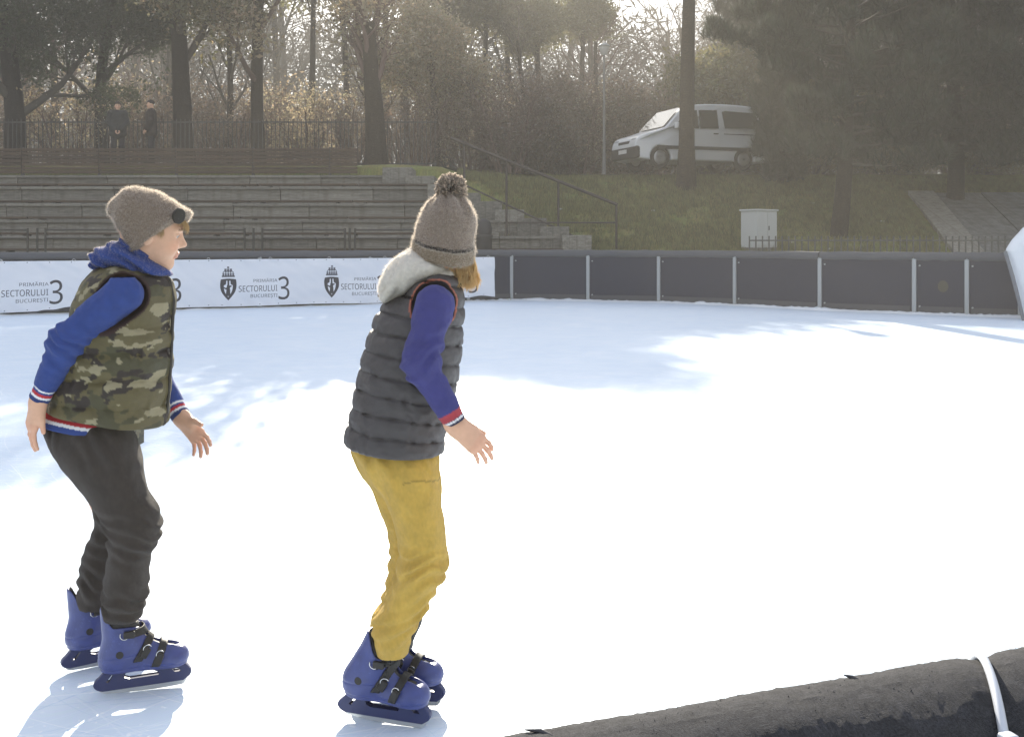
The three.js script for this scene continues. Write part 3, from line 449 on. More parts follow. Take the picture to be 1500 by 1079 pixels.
// ---------------------------------------------------------------- trees and shrubs
const barkTex = dataTex(256, 256, (u, v) => { const k = 0.45 + 0.25 * tileNoise(u, v * 0.999, 22) + 0.22 * Math.abs(tileNoise(u, v, 9, 5)) + 0.12 * tileNoise(u, v, 70, 2); return [k, k * 0.93, k * 0.84]; }, true);
const bark = [[0.10, 0.085, 0.07], [0.14, 0.12, 0.095], [0.085, 0.075, 0.07]].map((c) => new THREE.MeshStandardMaterial({ color: lin(...c), map: barkTex, bumpMap: barkTex, bumpScale: 0.02, roughness: 1 }));
const twigMat = [[0.115, 0.095, 0.075], [0.15, 0.10, 0.085], [0.10, 0.09, 0.075]].map((c) => std(...c, 1));
const leafMat = (r, g, b, tr) => new THREE.MeshPhysicalMaterial({ color: lin(r, g, b), roughness: 1, side: THREE.DoubleSide, transmission: tr, thickness: 0 });
function limbs(seed, o) { // tapered trunk, forking limbs and twigs; tips gathered for leaves
  const r = rand(seed), trunk = [], crown = [], tips = [];
  const grow = (p, dir, len, rad, level) => {
    const n = level === 0 ? 7 : level < 3 ? 4 : 3, pts = [p.clone()], rads = [rad], d = dir.clone(), q = p.clone(), end = rad * (level === 0 ? 0.5 : 0.35);
    for (let i = 1; i <= n; i++) { d.add(V(r() - 0.5, (r() - 0.5) * 0.6 + (level ? o.lift ?? 0.12 : 0.1), r() - 0.5).multiplyScalar(level === 0 ? o.wob ?? 0.12 : 0.36)).normalize(); q.addScaledVector(d, len / n); pts.push(q.clone()); rads.push(lerp(rad, end, i / n)); }
    if (level === 0) { rads[0] *= 1.3; trunk.push(tube(pts, rads, 9, false)); } else (level < 2 ? crown : crown).push(tube(pts, rads, level < 2 ? 6 : level < 3 ? 4 : 3, false));
    if (level >= o.levels) { tips.push([q.clone(), d.clone()]); return; }
    const kids = level === 0 ? o.main : o.kids ?? 4;
    for (let k = 0; k < kids; k++) {
      const t = level === 0 ? lerp(o.from ?? 0.4, 1, (k + r()) / kids) : lerp(0.3, 1, (k + r() * 0.7) / kids), s = Math.min(n - 1, Math.floor(t * n)), at = pts[s].clone().lerp(pts[s + 1], t * n - s), az = k * 2.4 + r() * 1.5 + seed, tilt = (level === 0 ? lerp(o.open ?? 1.0, 0.35, t) : 0.75) + (r() - 0.5) * 0.4;
      const axis = pts[s + 1].clone().sub(pts[s]).normalize(), side = V(Math.cos(az), 0, Math.sin(az)); side.addScaledVector(axis, -side.dot(axis)).normalize();
      grow(at, axis.multiplyScalar(Math.cos(tilt)).addScaledVector(side, Math.sin(tilt)).normalize(), len * (level === 0 ? o.reach ?? 0.5 : 0.62) * lerp(1, 0.65, t) * (0.8 + r() * 0.4), Math.max(o.thin ?? 0.006, lerp(rad, end, t) * (level === 0 ? 0.5 : 0.6)), level + 1);
    }
  };
  for (let s = 0; s < (o.stems ?? 1); s++) { const a = s * 2.4 + seed, sp = o.stems > 1 ? 0.35 : 0; grow(V(Math.cos(a) * sp * 0.5, -0.15, Math.sin(a) * sp * 0.5), V(Math.cos(a) * sp + (o.lean ?? 0), 1, Math.sin(a) * sp).normalize(), o.h * (o.stems > 1 ? 0.6 + r() * 0.4 : 1), o.r, 0); }
  return { trunk: mergeGeometries(trunk), crown: mergeGeometries(crown), tips };
}
function leafCluster(n, size, spread, seed, slim = 0.45) {
  const r = rand(seed), g = [];
  for (let i = 0; i < n; i++) { const L = size * (0.6 + r() * 0.7), w = L * slim, q = new THREE.BufferGeometry(); q.setAttribute('position', new THREE.Float32BufferAttribute([0, 0, 0, w / 2, L * 0.5, 0.1 * L, 0, L, 0, 0, 0, 0, 0, L, 0, -w / 2, L * 0.5, 0.1 * L], 3)); q.computeVertexNormals(); q.rotateX(r() * 6.3).rotateY(r() * 6.3).rotateZ(r() * 6.3).translate((r() - 0.5) * spread, (r() - 0.5) * spread, (r() - 0.5) * spread); g.push(q); }
  return mergeGeometries(g);
}
function needleTuft(n, len, wid, seed) {
  const r = rand(seed), pos = [];
  for (let i = 0; i < n; i++) { const th = r() * 6.283, el = r() * 1.25 + 0.1, L = len * (0.7 + r() * 0.5), d = V(Math.cos(th) * Math.sin(el), Math.cos(el), Math.sin(th) * Math.sin(el)), w = V(-Math.sin(th), 0, Math.cos(th)).multiplyScalar(wid), o = V(0, -len * 0.3 + r() * len * 0.5, 0); for (const v of [o.clone().add(w), o.clone().sub(w), o.clone().addScaledVector(d, L)]) pos.push(v.x, v.y, v.z); }
  const g = new THREE.BufferGeometry(); g.setAttribute('position', new THREE.Float32BufferAttribute(pos, 3)); g.computeVertexNormals(); return g;
}
function scatter(name, geo, mat, places, parent, seed, tint = 0.35) {
  const m = new THREE.InstancedMesh(geo, mat, places.length), q = new THREE.Quaternion(), mx = new THREE.Matrix4(), r = rand(seed), c = new THREE.Color();
  places.forEach(([p, dir, s], i) => { q.setFromUnitVectors(V(0, 1, 0), dir); m.setMatrixAt(i, mx.compose(p, q, V(s, s, s))); const k = 1 - tint + r() * tint * 1.6; m.setColorAt(i, c.setRGB(k * (0.9 + r() * 0.25), k, k * (0.85 + r() * 0.2))); });
  m.userData.kind = 'stuff'; m.name = name; m.castShadow = m.receiveShadow = true; parent.add(m); return m;
}
const rdir = (r) => V(r() - 0.5, r() - 0.5, r() - 0.5).normalize();
const plantAt = (px, d, py = null) => { const x = (px - 750) / F * d; return [x, groundH(x, -d) - 0.05, -d]; };
function leafyTree(name, label, group, px, d, o, clusterGeo, mat, perTip, spread, size, bk = 0) {
  const t = thing(name, label, 'tree', group, plantAt(px, d)), b = limbs(o.seed, o), r = rand(o.seed + 5), places = [];
  part('trunk', b.trunk, bark[bk], t); const cr = part('crown', b.crown, twigMat[bk], t);
  if (perTip) { for (const [p, dir] of b.tips) for (let k = 0; k < perTip; k++) { if (perTip < 1 && r() > perTip) continue; places.push([p.clone().add(V((r() - 0.5) * spread, (r() - 0.5) * spread * 0.7, (r() - 0.5) * spread)), rdir(r), size * (0.6 + r() * 0.8)]); } scatter('foliage', clusterGeo, mat, places, cr, o.seed + 9); }
  return t;
}
const ever = leafMat(0.055, 0.072, 0.034, 0.25), dry = leafMat(0.4, 0.335, 0.22, 0.6), dryRed = leafMat(0.2, 0.155, 0.115, 0.5), olive = leafMat(0.16, 0.15, 0.07, 0.5);
const clump = leafCluster(14, 0.13, 0.5, 3), clumpDry = leafCluster(10, 0.12, 0.6, 4, 0.6);
const woodGroup = 'trees behind the stand and the road';
leafyTree('evergreen_tree', 'dark evergreen tree with a dense spreading crown above the upper corner of the stand', null, 22, 31.5, { seed: 11, h: 6.5, r: 0.36, levels: 4, main: 9, kids: 4, from: 0.28, open: 1.25, reach: 0.62, wob: 0.2, thin: 0.01 }, clump, ever, 4, 1.1, 1.1, 2);
leafyTree('evergreen_tree', 'slimmer dark evergreen tree forking behind the two onlookers', null, 150, 34, { seed: 14, h: 7, r: 0.24, levels: 4, main: 8, kids: 4, from: 0.3, open: 1.1, reach: 0.5, wob: 0.2, thin: 0.01 }, clump, ever, 4, 1.1, 1.1, 2);
leafyTree('broadleaf_tree', 'thick grey trunk with a few dry leaves just right of the two onlookers', null, 270, 31.8, { seed: 23, h: 8.2, r: 0.34, levels: 4, main: 9, kids: 4, from: 0.42, open: 1.0, reach: 0.45, wob: 0.06, thin: 0.008 }, clumpDry, olive, 5, 1.1, 1.2, 0);
leafyTree('broadleaf_tree', 'slender straight trunk with pale dry leaves in the hazy light behind the terraces', null, 378, 33.5, { seed: 26, h: 8.6, r: 0.25, levels: 4, main: 9, kids: 4, from: 0.36, open: 1.0, reach: 0.44, wob: 0.06, thin: 0.008 }, clumpDry, dry, 5, 1.1, 1.2, 1);
leafyTree('broadleaf_tree', 'tree with dry leaves in the brightest haze above the end of the parapet', null, 552, 30.5, { seed: 29, h: 4.7, r: 0.36, levels: 4, main: 9, kids: 4, from: 0.4, open: 1.0, reach: 0.55, wob: 0.08, thin: 0.008 }, clumpDry, dry, 0.5, 1.0, 1.0, 1);
leafyTree('broadleaf_tree', 'thin young tree with scattered dry leaves left of the stair handrail', null, 640, 35, { seed: 35, h: 4.6, r: 0.16, levels: 4, main: 8, kids: 4, from: 0.35, open: 1.0, reach: 0.42, wob: 0.1, thin: 0.008 }, clumpDry, dry, 5, 1.0, 1.0, 1);
leafyTree('broadleaf_tree', 'tall straight tree trunk standing in front of the white van', null, 1005, 29, { seed: 41, h: 10.5, r: 0.25, levels: 4, main: 8, kids: 4, from: 0.62, open: 1.0, reach: 0.34, wob: 0.025, thin: 0.007 }, clumpDry, dry, 1, 0.9, 1.0, 1);
// tall trees whose crowns spread above the top of the picture
for (const [px, d, top, seed, what] of [[455, 47, 16, 141, 'leftmost of the tall bare stems in the bright haze'], [512, 50, 16.4, 144, 'second of the tall bare stems in the bright haze'], [566, 47.5, 15.5, 147, 'third of the tall bare stems in the bright haze'], [612, 51, 16.7, 150, 'fourth of the tall bare stems in the bright haze'], [660, 48, 15.6, 153, 'fifth of the tall bare stems in the bright haze'], [708, 50, 14.6, 156, 'tall straight stem in the haze above the stair handrail'], [790, 49, 13.3, 159, 'tall straight stem in the haze between handrail and lamp post'], [850, 51, 14.4, 162, 'tall straight stem in the haze left of the lamp post']]) {
  const g = groundH((px - 750) / F * d, -d), H = (top - g) * 0.8;
  leafyTree('tall_tree', what + ', crown above the picture', 'tall trees behind the stand', px, d, { seed, h: H, r: 0.2, levels: 3, main: 9, kids: 5, from: 0.84, open: 1.35, reach: 0.26, wob: 0.03, thin: 0.012, lift: 0.02 }, clump, olive, 4, 1.2, 1.4, seed % 3);
}
// pines: needles in tufts along drooping whorled branches
const tuft = needleTuft(26, 0.3, 0.011, 8), pineMat = leafMat(0.055, 0.07, 0.045, 0.15);
function pine(label, px, d, h, R, from, seed, lean, nBranch = 74, r0 = 0.2, trim = 0) {
  const t = thing('pine_tree', label, 'tree', 'pines on the right of the bank', plantAt(px, d)), r = rand(seed), tr = [], rad = [];
  for (let i = 0; i <= 10; i++) { tr.push(V(lean * Math.sin(i / 10 * 1.4) * 1.4, h * i / 10 - 0.1, 0.12 * Math.sin(i * 0.9))); rad.push(lerp(r0, 0.03, i / 10)); }
  part('trunk', tube(tr, rad, 10, false), bark[0], t); const br = [], places = [];
  for (let k = 0; k < nBranch; k++) {
    const u = (k + r()) / nBranch, y = lerp(from, h * 0.99, u), i = Math.min(9, Math.floor(y / h * 10)), o = tr[i].clone().lerp(tr[i + 1], y / h * 10 - i), az = k * 2.399 + r(), L = R * Math.sin(Math.PI * clamp(0.16 + 0.82 * u, 0, 1)) ** 0.7 * (0.65 + 0.5 * r()) * (y < trim && Math.cos(az) < 0.25 ? 0.5 : 1), pts = [o], rr = [0.045 * (1 - u) + 0.012]; let q = o.clone(), dir = V(Math.cos(az), lerp(-0.12, 0.5, u), Math.sin(az)).normalize();
    for (let s = 1; s <= 5; s++) { dir.add(V((r() - 0.5) * 0.3, 0.06 + (r() - 0.5) * 0.2, (r() - 0.5) * 0.3)).normalize(); q = q.clone().addScaledVector(dir, L / 5); pts.push(q); rr.push(rr[0] * (1 - s / 5.5)); }
    br.push(tube(pts, rr, 4, false));
    const nT = Math.round(24 * L / 2.4 + 10); for (let s = 0; s < nT * 3; s++) { const w = lerp(0.25, 1, Math.sqrt(r())) * 5, j = Math.min(4, Math.floor(w)), c = pts[j].clone().lerp(pts[j + 1], w - j), sp = 0.27 * L * (0.25 + 0.75 * Math.sin(Math.PI * w / 5.6)); c.add(V((r() - 0.5) * sp, (r() - 0.35) * 0.35, (r() - 0.5) * sp)); places.push([c, V(r() - 0.5, 0.35 + r() * 0.8, r() - 0.5).normalize(), 0.75 + r() * 0.6]); }
  }
  const c = part('crown', mergeGeometries(br), twigMat[2], t); scatter('needles', tuft, pineMat, places, c, seed + 3, 0.45); return t;
}
pine('large pine with a leaning trunk, standing behind the boards right of the cabinet', 1228, 25, 9.5, 3.5, 1.9, 61, 0.35, 84, 0.22, 4.3);
pine('dark pine overhanging the paved slope', 1400, 28, 10, 3.7, 1.4, 64, -0.1, 84, 0.24);
pine('dark pine cut by the edge of the picture beyond the paved slope', 1530, 27, 8.2, 3.4, 1.4, 67, 0, 74);
pine('shorter bushy pine hiding the rear of the van', 1143, 29.5, 4.6, 0.95, 0.3, 69, 0.05, 60, 0.11);
pine('hazy pine behind the roof of the van', 1120, 38, 8.5, 2.8, 1.2, 72, 0, 70);
pine('pine behind the large leaning pine', 1300, 35, 10, 3.2, 1.2, 75, 0, 74);
// bushy brown undergrowth at the top of the bank
{
  const r = rand(200), bush = limbs(51, { stems: 7, h: 2.6, r: 0.05, levels: 3, main: 7, kids: 4, from: 0.25, open: 0.8, reach: 0.5, thin: 0.006 }), cl = leafCluster(7, 0.1, 0.5, 9, 0.6);
  const spots = [[90, 33, 0.9], [200, 36, 1.1], [330, 35.5, 1], [450, 36, 1.05], [520, 33, 0.8], [610, 34, 0.95], [690, 36, 1.15], [745, 34.5, 1.2], [800, 37, 1.35], [850, 35.5, 1.0], [930, 38, 1.3], [1040, 38.5, 1.3], [700, 41, 1.5], [600, 40, 1.4], [820, 43, 1.6], [420, 42, 1.4], [280, 41, 1.4], [960, 44, 1.6], [500, 45, 1.5], [1190, 40, 1.3], [1260, 36, 1.1], [1330, 38, 1.2], [1400, 36, 1.1], [1460, 38, 1.3], [1520, 36, 1.2], [10, 37, 1.2], [-60, 35, 1.1], [140, 40, 1.5], [360, 39, 1.3]];
  spots.forEach(([px, d, s], i) => {
    const [x, y, z] = plantAt(px, d), near = px > 1180 ? 'behind the pines' : px < 640 ? 'behind the parapet' : px < 880 ? 'above the stair handrail' : 'behind the van';
    const t = thing('bare_shrub', `brown twiggy shrub with withered leaves ${near}`, 'shrub', `shrubs ${near}`, [x, y, z], i * 1.7); t.scale.setScalar(s);
    part('stems', bush.trunk, twigMat[1], t); const c = part('crown', bush.crown, twigMat[1], t);
    const pl = []; for (const [p, dir] of bush.tips) if (r() < 0.5) pl.push([p.clone().add(V(r() - 0.5, r() - 0.5, r() - 0.5).multiplyScalar(0.5)), rdir(r), 0.6 + r() * 0.7]); scatter('withered_leaves', cl, i % 3 ? dryRed : dry, pl, c, i + 300);
  });
}
// dense evergreen bushes beyond the road
{
  const r = rand(310), b = limbs(57, { stems: 6, h: 2.2, r: 0.05, levels: 3, main: 7, kids: 4, from: 0.15, open: 0.9, reach: 0.5, thin: 0.006 });
  b.crown.computeBoundingBox(); const full = b.crown.boundingBox.max.y + 0.3;
  // [photo column, distance, height of its top above the ice, place]
  for (const [px, d, top, what] of [[748, 36.5, 6.2, 'above the stair handrail', 0], [806, 36, 6.6, 'between stair handrail and lamp post', 0], [858, 36.5, 7.2, 'just left of the lamp post', 0], [940, 36, 6.8, 'behind the bonnet of the van', 0], [1045, 36, 8.2, 'behind the roof of the van', 0], [1110, 37, 8.6, 'behind the rear of the van', 0], [1190, 34, 7, 'between van and leaning pine', 0], [1300, 33.5, 6.6, 'behind the leaning pine', 0], [1440, 34, 6.8, 'above the paved slope', 0]]) {
    const s = (top - groundH((px - 750) / F * d, -d)) / full;
    const t = thing('evergreen_bush', `dense leafy bush ${what}`, 'bush', 'evergreen bushes beyond the road', plantAt(px, d), px); t.scale.setScalar(s); part('stems', b.trunk, twigMat[2], t); const c = part('crown', b.crown, twigMat[2], t), pl = [];
    for (const [p] of b.tips) for (let k = 0; k < 3; k++) pl.push([p.clone().add(V(r() - 0.5, r() - 0.5, r() - 0.5).multiplyScalar(0.8)), rdir(r), 0.8 + r() * 0.6]); scatter('foliage', clump, px < 1000 ? dryRed : olive, pl, c, px);
  }
}
// the wood behind: bare trees in rows, paler with distance in the haze
{
  const kinds = [81, 84, 87, 90].map((seed, i) => limbs(seed, { seed, h: 8 + i * 0.6, r: 0.17 + 0.03 * (i % 3), levels: 4, main: 9, kids: 4, from: 0.3, open: 0.95, reach: 0.42, wob: 0.08, thin: 0.009 })), r = rand(55), protos = [];
  const tall = kinds.map((k) => { k.crown.computeBoundingBox(); return k.crown.boundingBox.max.y; });
  const rows = [[40, 8, 0.9], [46, 9, 1.05], [53, 10, 1.2], [62, 11, 1.45], [73, 12, 1.7]];
  let n = 0;
  for (const [d, count, s] of rows) for (let k = 0; k < count; k++) {
    const px = lerp(-260, 1640, (k + 0.15 + r() * 0.7) / count), at = plantAt(px, d + (r() - 0.5) * 5), where = px < 640 ? 'hazy bare tree in the wood behind the terraces' : px < 1060 ? 'hazy bare tree in the wood behind the van' : 'hazy bare tree in the wood behind the pines', v = n % 4;
    const reach = px < 640 ? 7 : px < 780 ? 10 : 14, most = ((-at[2] - reach) * 0.385 - at[1]) / tall[v], fit = s * (0.8 + r() * 0.3), scale = px > 330 && px < 1150 ? Math.min(fit, most) : fit;
    if (!protos[v]) { const t = thing('bare_tree', where, 'tree', where.replace('tree', 'trees'), at, r() * 6); part('trunk', kinds[v].trunk, bark[v % 3], t); part('crown', kinds[v].crown, twigMat[v % 3], t); t.scale.setScalar(scale); protos[v] = t; }
    else { const t = copyOf(protos[v], where, at, r() * 6, scale); t.userData.group = where.replace('tree', 'trees'); }
    n++;
  }
  // a far thicket closes the view
  const cl = leafCluster(16, 0.9, 2.6, 19, 0.12), pl = [], rr = rand(66);
  for (let i = 0; i < 8500; i++) { const d = 78 + rr() * 26, x = (rr() - 0.5) * 150, h = 21 * rr() ** 1.1 * (0.75 + 0.25 * fbm(x * 0.06, 1, 1)); pl.push([V(x, groundH(x, -d) + h, -d), rdir(rr), 0.7 + rr() * 0.8]); }
  const m = scatter('woodland', cl, twigMat[0], pl, scene, 4); m.userData = { kind: 'stuff', label: 'far hazy thicket closing the view behind the bare trees', category: 'woodland' };
}
{ // grass on the bank
  const r = rand(9), pos = []; for (let i = 0; i < 9; i++) { const a = r() * 6.3, L = 0.05 + r() * 0.07, x = (r() - 0.5) * 0.12, z = (r() - 0.5) * 0.12, w = 0.004 + r() * 0.003; pos.push(x - w, 0, z, x + w, 0, z, x + Math.cos(a) * L * 0.5, L, z + Math.sin(a) * L * 0.5); }
  const g = new THREE.BufferGeometry(); g.setAttribute('position', new THREE.Float32BufferAttribute(pos, 3)); g.computeVertexNormals();
  const pl = []; for (let i = 0; i < 42000; i++) { const d = 22 + r() * 8.2, x = lerp(-1.5, 16, r()); if (x > 10.1 + (d - 23.5) * 0.17 && d < 28.6) continue; if (fbm(x * 0.6, 7, d * 0.6, 3) < -0.18 && r() < 0.7) continue; pl.push([V(x, groundH(x, -d) - 0.005, -d), V((r() - 0.5) * 0.3, 1, (r() - 0.5) * 0.3).normalize(), 0.7 + r() * 0.9]); }
  const m = scatter('grass', g, leafMat(0.2, 0.2, 0.08, 0.4), pl, scene, 21, 0.5); m.userData = { kind: 'stuff', label: 'short dull winter grass on the bank', category: 'grass' };
  for (const [px, d] of [[1160, 24.5], [1215, 24], [958, 27], [1190, 27.5], [1292, 26], [822, 27]]) { const [x, y, z] = plantAt(px, d), t = part(numbered('paper_scrap'), new THREE.IcosahedronGeometry(0.05, 1).scale(1.3, 0.4, 1), std(0.55, 0.55, 0.52, 0.8), scene); const p = t.geometry.attributes.position; for (let i = 0; i < p.count; i++) p.setXYZ(i, p.getX(i) * (1 + 0.4 * noise(p.getX(i) * 40, p.getZ(i) * 40, px)), p.getY(i), p.getZ(i) * (1 + 0.4 * noise(p.getZ(i) * 50, 1, px))); t.geometry.computeVertexNormals(); t.position.set(x, y + 0.08, z); t.userData = { label: 'small pale scrap of litter lying on the grass bank', category: 'litter', group: 'litter on the grass bank' }; }
}
// ---------------------------------------------------------------- people
const knitTex = dataTex(256, 256, (u, v) => { const a = Math.abs(Math.sin(u * Math.PI * 16)), b = Math.sin((v * 32 + a * 0.6) * 2 * Math.PI); return 0.5 + 0.32 * a - 0.2 + 0.16 * b; });
const weaveTex = dataTex(256, 256, (u, v) => 0.5 + 0.22 * Math.sin((u + v) * 2 * Math.PI * 32) + 0.2 * tileNoise(u, v, 90) + 0.16 * tileNoise(u, v, 25, 3));
const cloth = (rough, bump, scale, k, more) => vcol(rough, { bumpMap: rep(bump, k, k), bumpScale: scale, sheen: 0.35, sheenRoughness: 0.6, sheenColor: lin(0.5, 0.5, 0.5), ...more });
const mat4 = (p, x, y) => { const X = x.clone().normalize(), Z = X.clone().cross(y).normalize(), Y = Z.clone().cross(X); return new THREE.Matrix4().makeBasis(X, Y, Z).setPosition(p); };
const box8 = (m, lo, hi) => { const b = new THREE.Box3(); for (const x of [lo.x, hi.x]) for (const y of [lo.y, hi.y]) for (const z of [lo.z, hi.z]) b.expandByPoint(V(x, y, z).applyMatrix4(m)); return b; };
const px2 = (f, px, py, d) => f((px - 750) / F * d, EYE - (py - HOR) / F * d);
function facing(f, x, y, z0 = -2.3) { let z = z0; for (let i = 0; i < 80; i++) { const d = f(x, y, z); if (d < 0.0008) break; z -= d * 0.7; } return V(x, y, z); }
const gradOf = (f, p, e = 0.004) => V(f(p.x + e, p.y, p.z) - f(p.x - e, p.y, p.z), f(p.x, p.y + e, p.z) - f(p.x, p.y - e, p.z), f(p.x, p.y, p.z + e) - f(p.x, p.y, p.z - e)).normalize();

/** head, own axes: x to the face, y up, z to the person's right; skull about 0.2 m */
function headField() {
  const o = (x, y, z) => V(x, y, z), both = (fn) => (x, y, z) => fn(x, y, Math.abs(z));
  const skull = union(0.03, ell(o(-0.012, 0.025, 0), 0.092, 0.08, 0.073), ell(o(0.026, -0.028, 0), 0.06, 0.078, 0.058), rcone(o(0.0, -0.06, 0), o(0.05, -0.088, 0), 0.046, 0.024));
  const chin = ell(o(0.064, -0.093, 0), 0.017, 0.014, 0.02), brow = both(ell(o(0.074, 0.022, 0.022), 0.014, 0.009, 0.026)), cheek = both(ell(o(0.05, -0.03, 0.034), 0.03, 0.03, 0.024));
  const nose = union(0.008, rcone(o(0.08, 0.006, 0), o(0.1, -0.024, 0), 0.0065, 0.0095), both(ell(o(0.091, -0.029, 0.009), 0.009, 0.006, 0.006)));
  const lipU = ell(o(0.085, -0.053, 0), 0.009, 0.0055, 0.02), lipD = ell(o(0.082, -0.064, 0), 0.009, 0.006, 0.017), socket = both(ell(o(0.088, 0.002, 0.032), 0.016, 0.011, 0.018)), eye = both(ell(o(0.0675, 0.001, 0.031), 0.0125, 0.0115, 0.0125));
  const lid = both(ell(o(0.068, 0.006, 0.031), 0.0145, 0.0085, 0.0145)), ear = both(ell(o(-0.01, -0.008, 0.074), 0.02, 0.031, 0.009, 0.2)), neck = rcone(o(-0.028, -0.05, 0), o(-0.062, -0.17, 0), 0.046, 0.05);
  return (x, y, z) => {
    let d = skull(x, y, z); if (d > 0.12) return d; d = smin(d, neck(x, y, z), 0.03); d = smin(d, chin(x, y, z), 0.02); d = smin(d, cheek(x, y, z), 0.025); d = smax(d, -socket(x, y, z), 0.014); d = smin(d, brow(x, y, z), 0.016); d = smin(d, nose(x, y, z), 0.012); d = smin(d, lipU(x, y, z), 0.007); d = smin(d, lipD(x, y, z), 0.007); d = Math.min(d, eye(x, y, z)); d = smin(d, lid(x, y, z), 0.003); return smin(d, ear(x, y, z), 0.012);
  };
}
const skinTone = (x, y, z) => { const k = 1 + 0.06 * fbm(x * 60, y * 60, z * 60, 3); return [0.66 * k, 0.41 * k, 0.28 * k]; };
function headColour(x, y, z) { // own axes again
  const c = skinTone(x, y, z), az = Math.abs(z), blush = Math.exp(-(((x - 0.07) / 0.03) ** 2 + ((y + 0.032) / 0.02) ** 2 + ((az - 0.045) / 0.02) ** 2));
  c[1] *= 1 - 0.16 * blush; c[2] *= 1 - 0.2 * blush;
  if (x > 0.076 && y < -0.0485 && y > -0.0705 && az < 0.02) { c[0] *= 0.88; c[1] *= 0.7; c[2] *= 0.72; }
  if (x > 0.05 && Math.hypot((y - 0.001) / 0.0055, (az - 0.031) / 0.011) < 1 && x > 0.068) { const iris = Math.hypot(y - 0.001, az - 0.032) < 0.0056; return iris ? [0.03, 0.022, 0.018] : [0.42, 0.38, 0.34]; }
  if (x > 0.06 && Math.abs(y - 0.0235 + (az - 0.03) ** 2 * 6) < 0.0035 && az > 0.012 && az < 0.048) return [0.26, 0.16, 0.09];
  return c;
}
/** hand, own axes: x from the wrist to the fingers, y out of its back, thumb towards side*z */
function handField(side, k, curls, spread, thumbOut) {
  const parts = [], zk = [0.024, 0.008, -0.0085, -0.0235], xk = [0.076, 0.08, 0.077, 0.07], seg = [[0.031, 0.021, 0.017], [0.034, 0.024, 0.018], [0.031, 0.022, 0.017], [0.025, 0.016, 0.015]], rr = [0.0078, 0.008, 0.0077, 0.0068];
  const palm = union(0.02, ...zk.map((z, i) => rcone(V(0, 0, side * z * 0.55 * k), V(xk[i] * k, 0, side * z * k), 0.0155 * k, 0.0108 * k)), rcone(V(0.01 * k, -0.006 * k, side * 0.012 * k), V(0.045 * k, -0.01 * k, side * 0.022 * k), 0.014 * k, 0.011 * k));
  const wrist = rcone(V(-0.022 * k, 0, 0), V(0.004 * k, 0, 0), 0.023 * k, 0.021 * k), fingers = [];
  zk.forEach((z, i) => {
    let p = V(xk[i] * k, 0.001, side * z * k), a = 0; const sp = side * spread[i]; const c = [];
    for (let s = 0; s < 3; s++) { a += curls[i] * [0.75, 1.15, 0.75][s]; const q = p.clone().add(V(Math.cos(a) * Math.cos(sp), -Math.sin(a), Math.cos(a) * Math.sin(sp)).multiplyScalar(seg[i][s] * k)); c.push(rcone(p, q, rr[i] * k * (1 - 0.09 * s), rr[i] * k * (0.92 - 0.1 * s))); p = q; }
    fingers.push(union(0.003, ...c));
  });
  const b = V(0.02 * k, -0.004 * k, side * 0.018 * k), m = V((0.02 + 0.036 * Math.cos(thumbOut)) * k, -0.012 * k, side * (0.018 + 0.036 * Math.sin(thumbOut)) * k), t = m.clone().add(V(Math.cos(thumbOut * 0.75) * 0.033 * k, -0.008 * k, side * Math.sin(thumbOut * 0.75) * 0.033 * k));
  const thumb = union(0.004, rcone(b, m, 0.013 * k, 0.0095 * k), rcone(m, t, 0.0092 * k, 0.0068 * k));
  return (x, y, z) => { let d = smin(palm(x, y * 1.12, z), wrist(x, y, z * 0.9), 0.018); if (d > 0.13) return d; let f = fingers[0](x, y, z); for (let i = 1; i < 4; i++) f = smin(f, fingers[i](x, y, z), 0.0022); d = smin(d, f, 0.008); return smin(d, thumb(x, y, z), 0.01); };
}
function bodyMesh(parent, skeleton, head, hands) { // one surface: trunk and limbs under the clothes, then head and hands on finer grids
  const sdf = union(0.03, ...skeleton.map(([a, b, r1, r2]) => rcone(a, b, r1, r2))), bb = new THREE.Box3(); for (const [a, b, r1, r2] of skeleton) bb.expandByPoint(a).expandByPoint(b); bb.expandByScalar(0.12);
  const geos = [net(sdf, bb.min, bb.max, 0.014, skinTone)];
  { const f = headField(), g = net(f, V(-0.125, -0.2, -0.1), V(0.13, 0.12, 0.1), 0.003, headColour); g.applyMatrix4(head); geos.push(g); }
  for (const [m, f] of hands) { const g = net(f, V(-0.075, -0.1, -0.1), V(0.17, 0.05, 0.1), 0.0026, (x, y, z) => { const c = skinTone(x, y, z), kn = x > 0.06 ? 0.94 : 1; return [c[0] * 0.98, c[1] * kn * 0.94, c[2] * kn * 0.92]; }); g.applyMatrix4(m); geos.push(g); }
  return part('body', mergeGeometries(geos), vcol(0.55, { ior: 1.4, sheen: 0.2, sheenRoughness: 0.5, sheenColor: lin(0.5, 0.3, 0.2) }), parent);
}
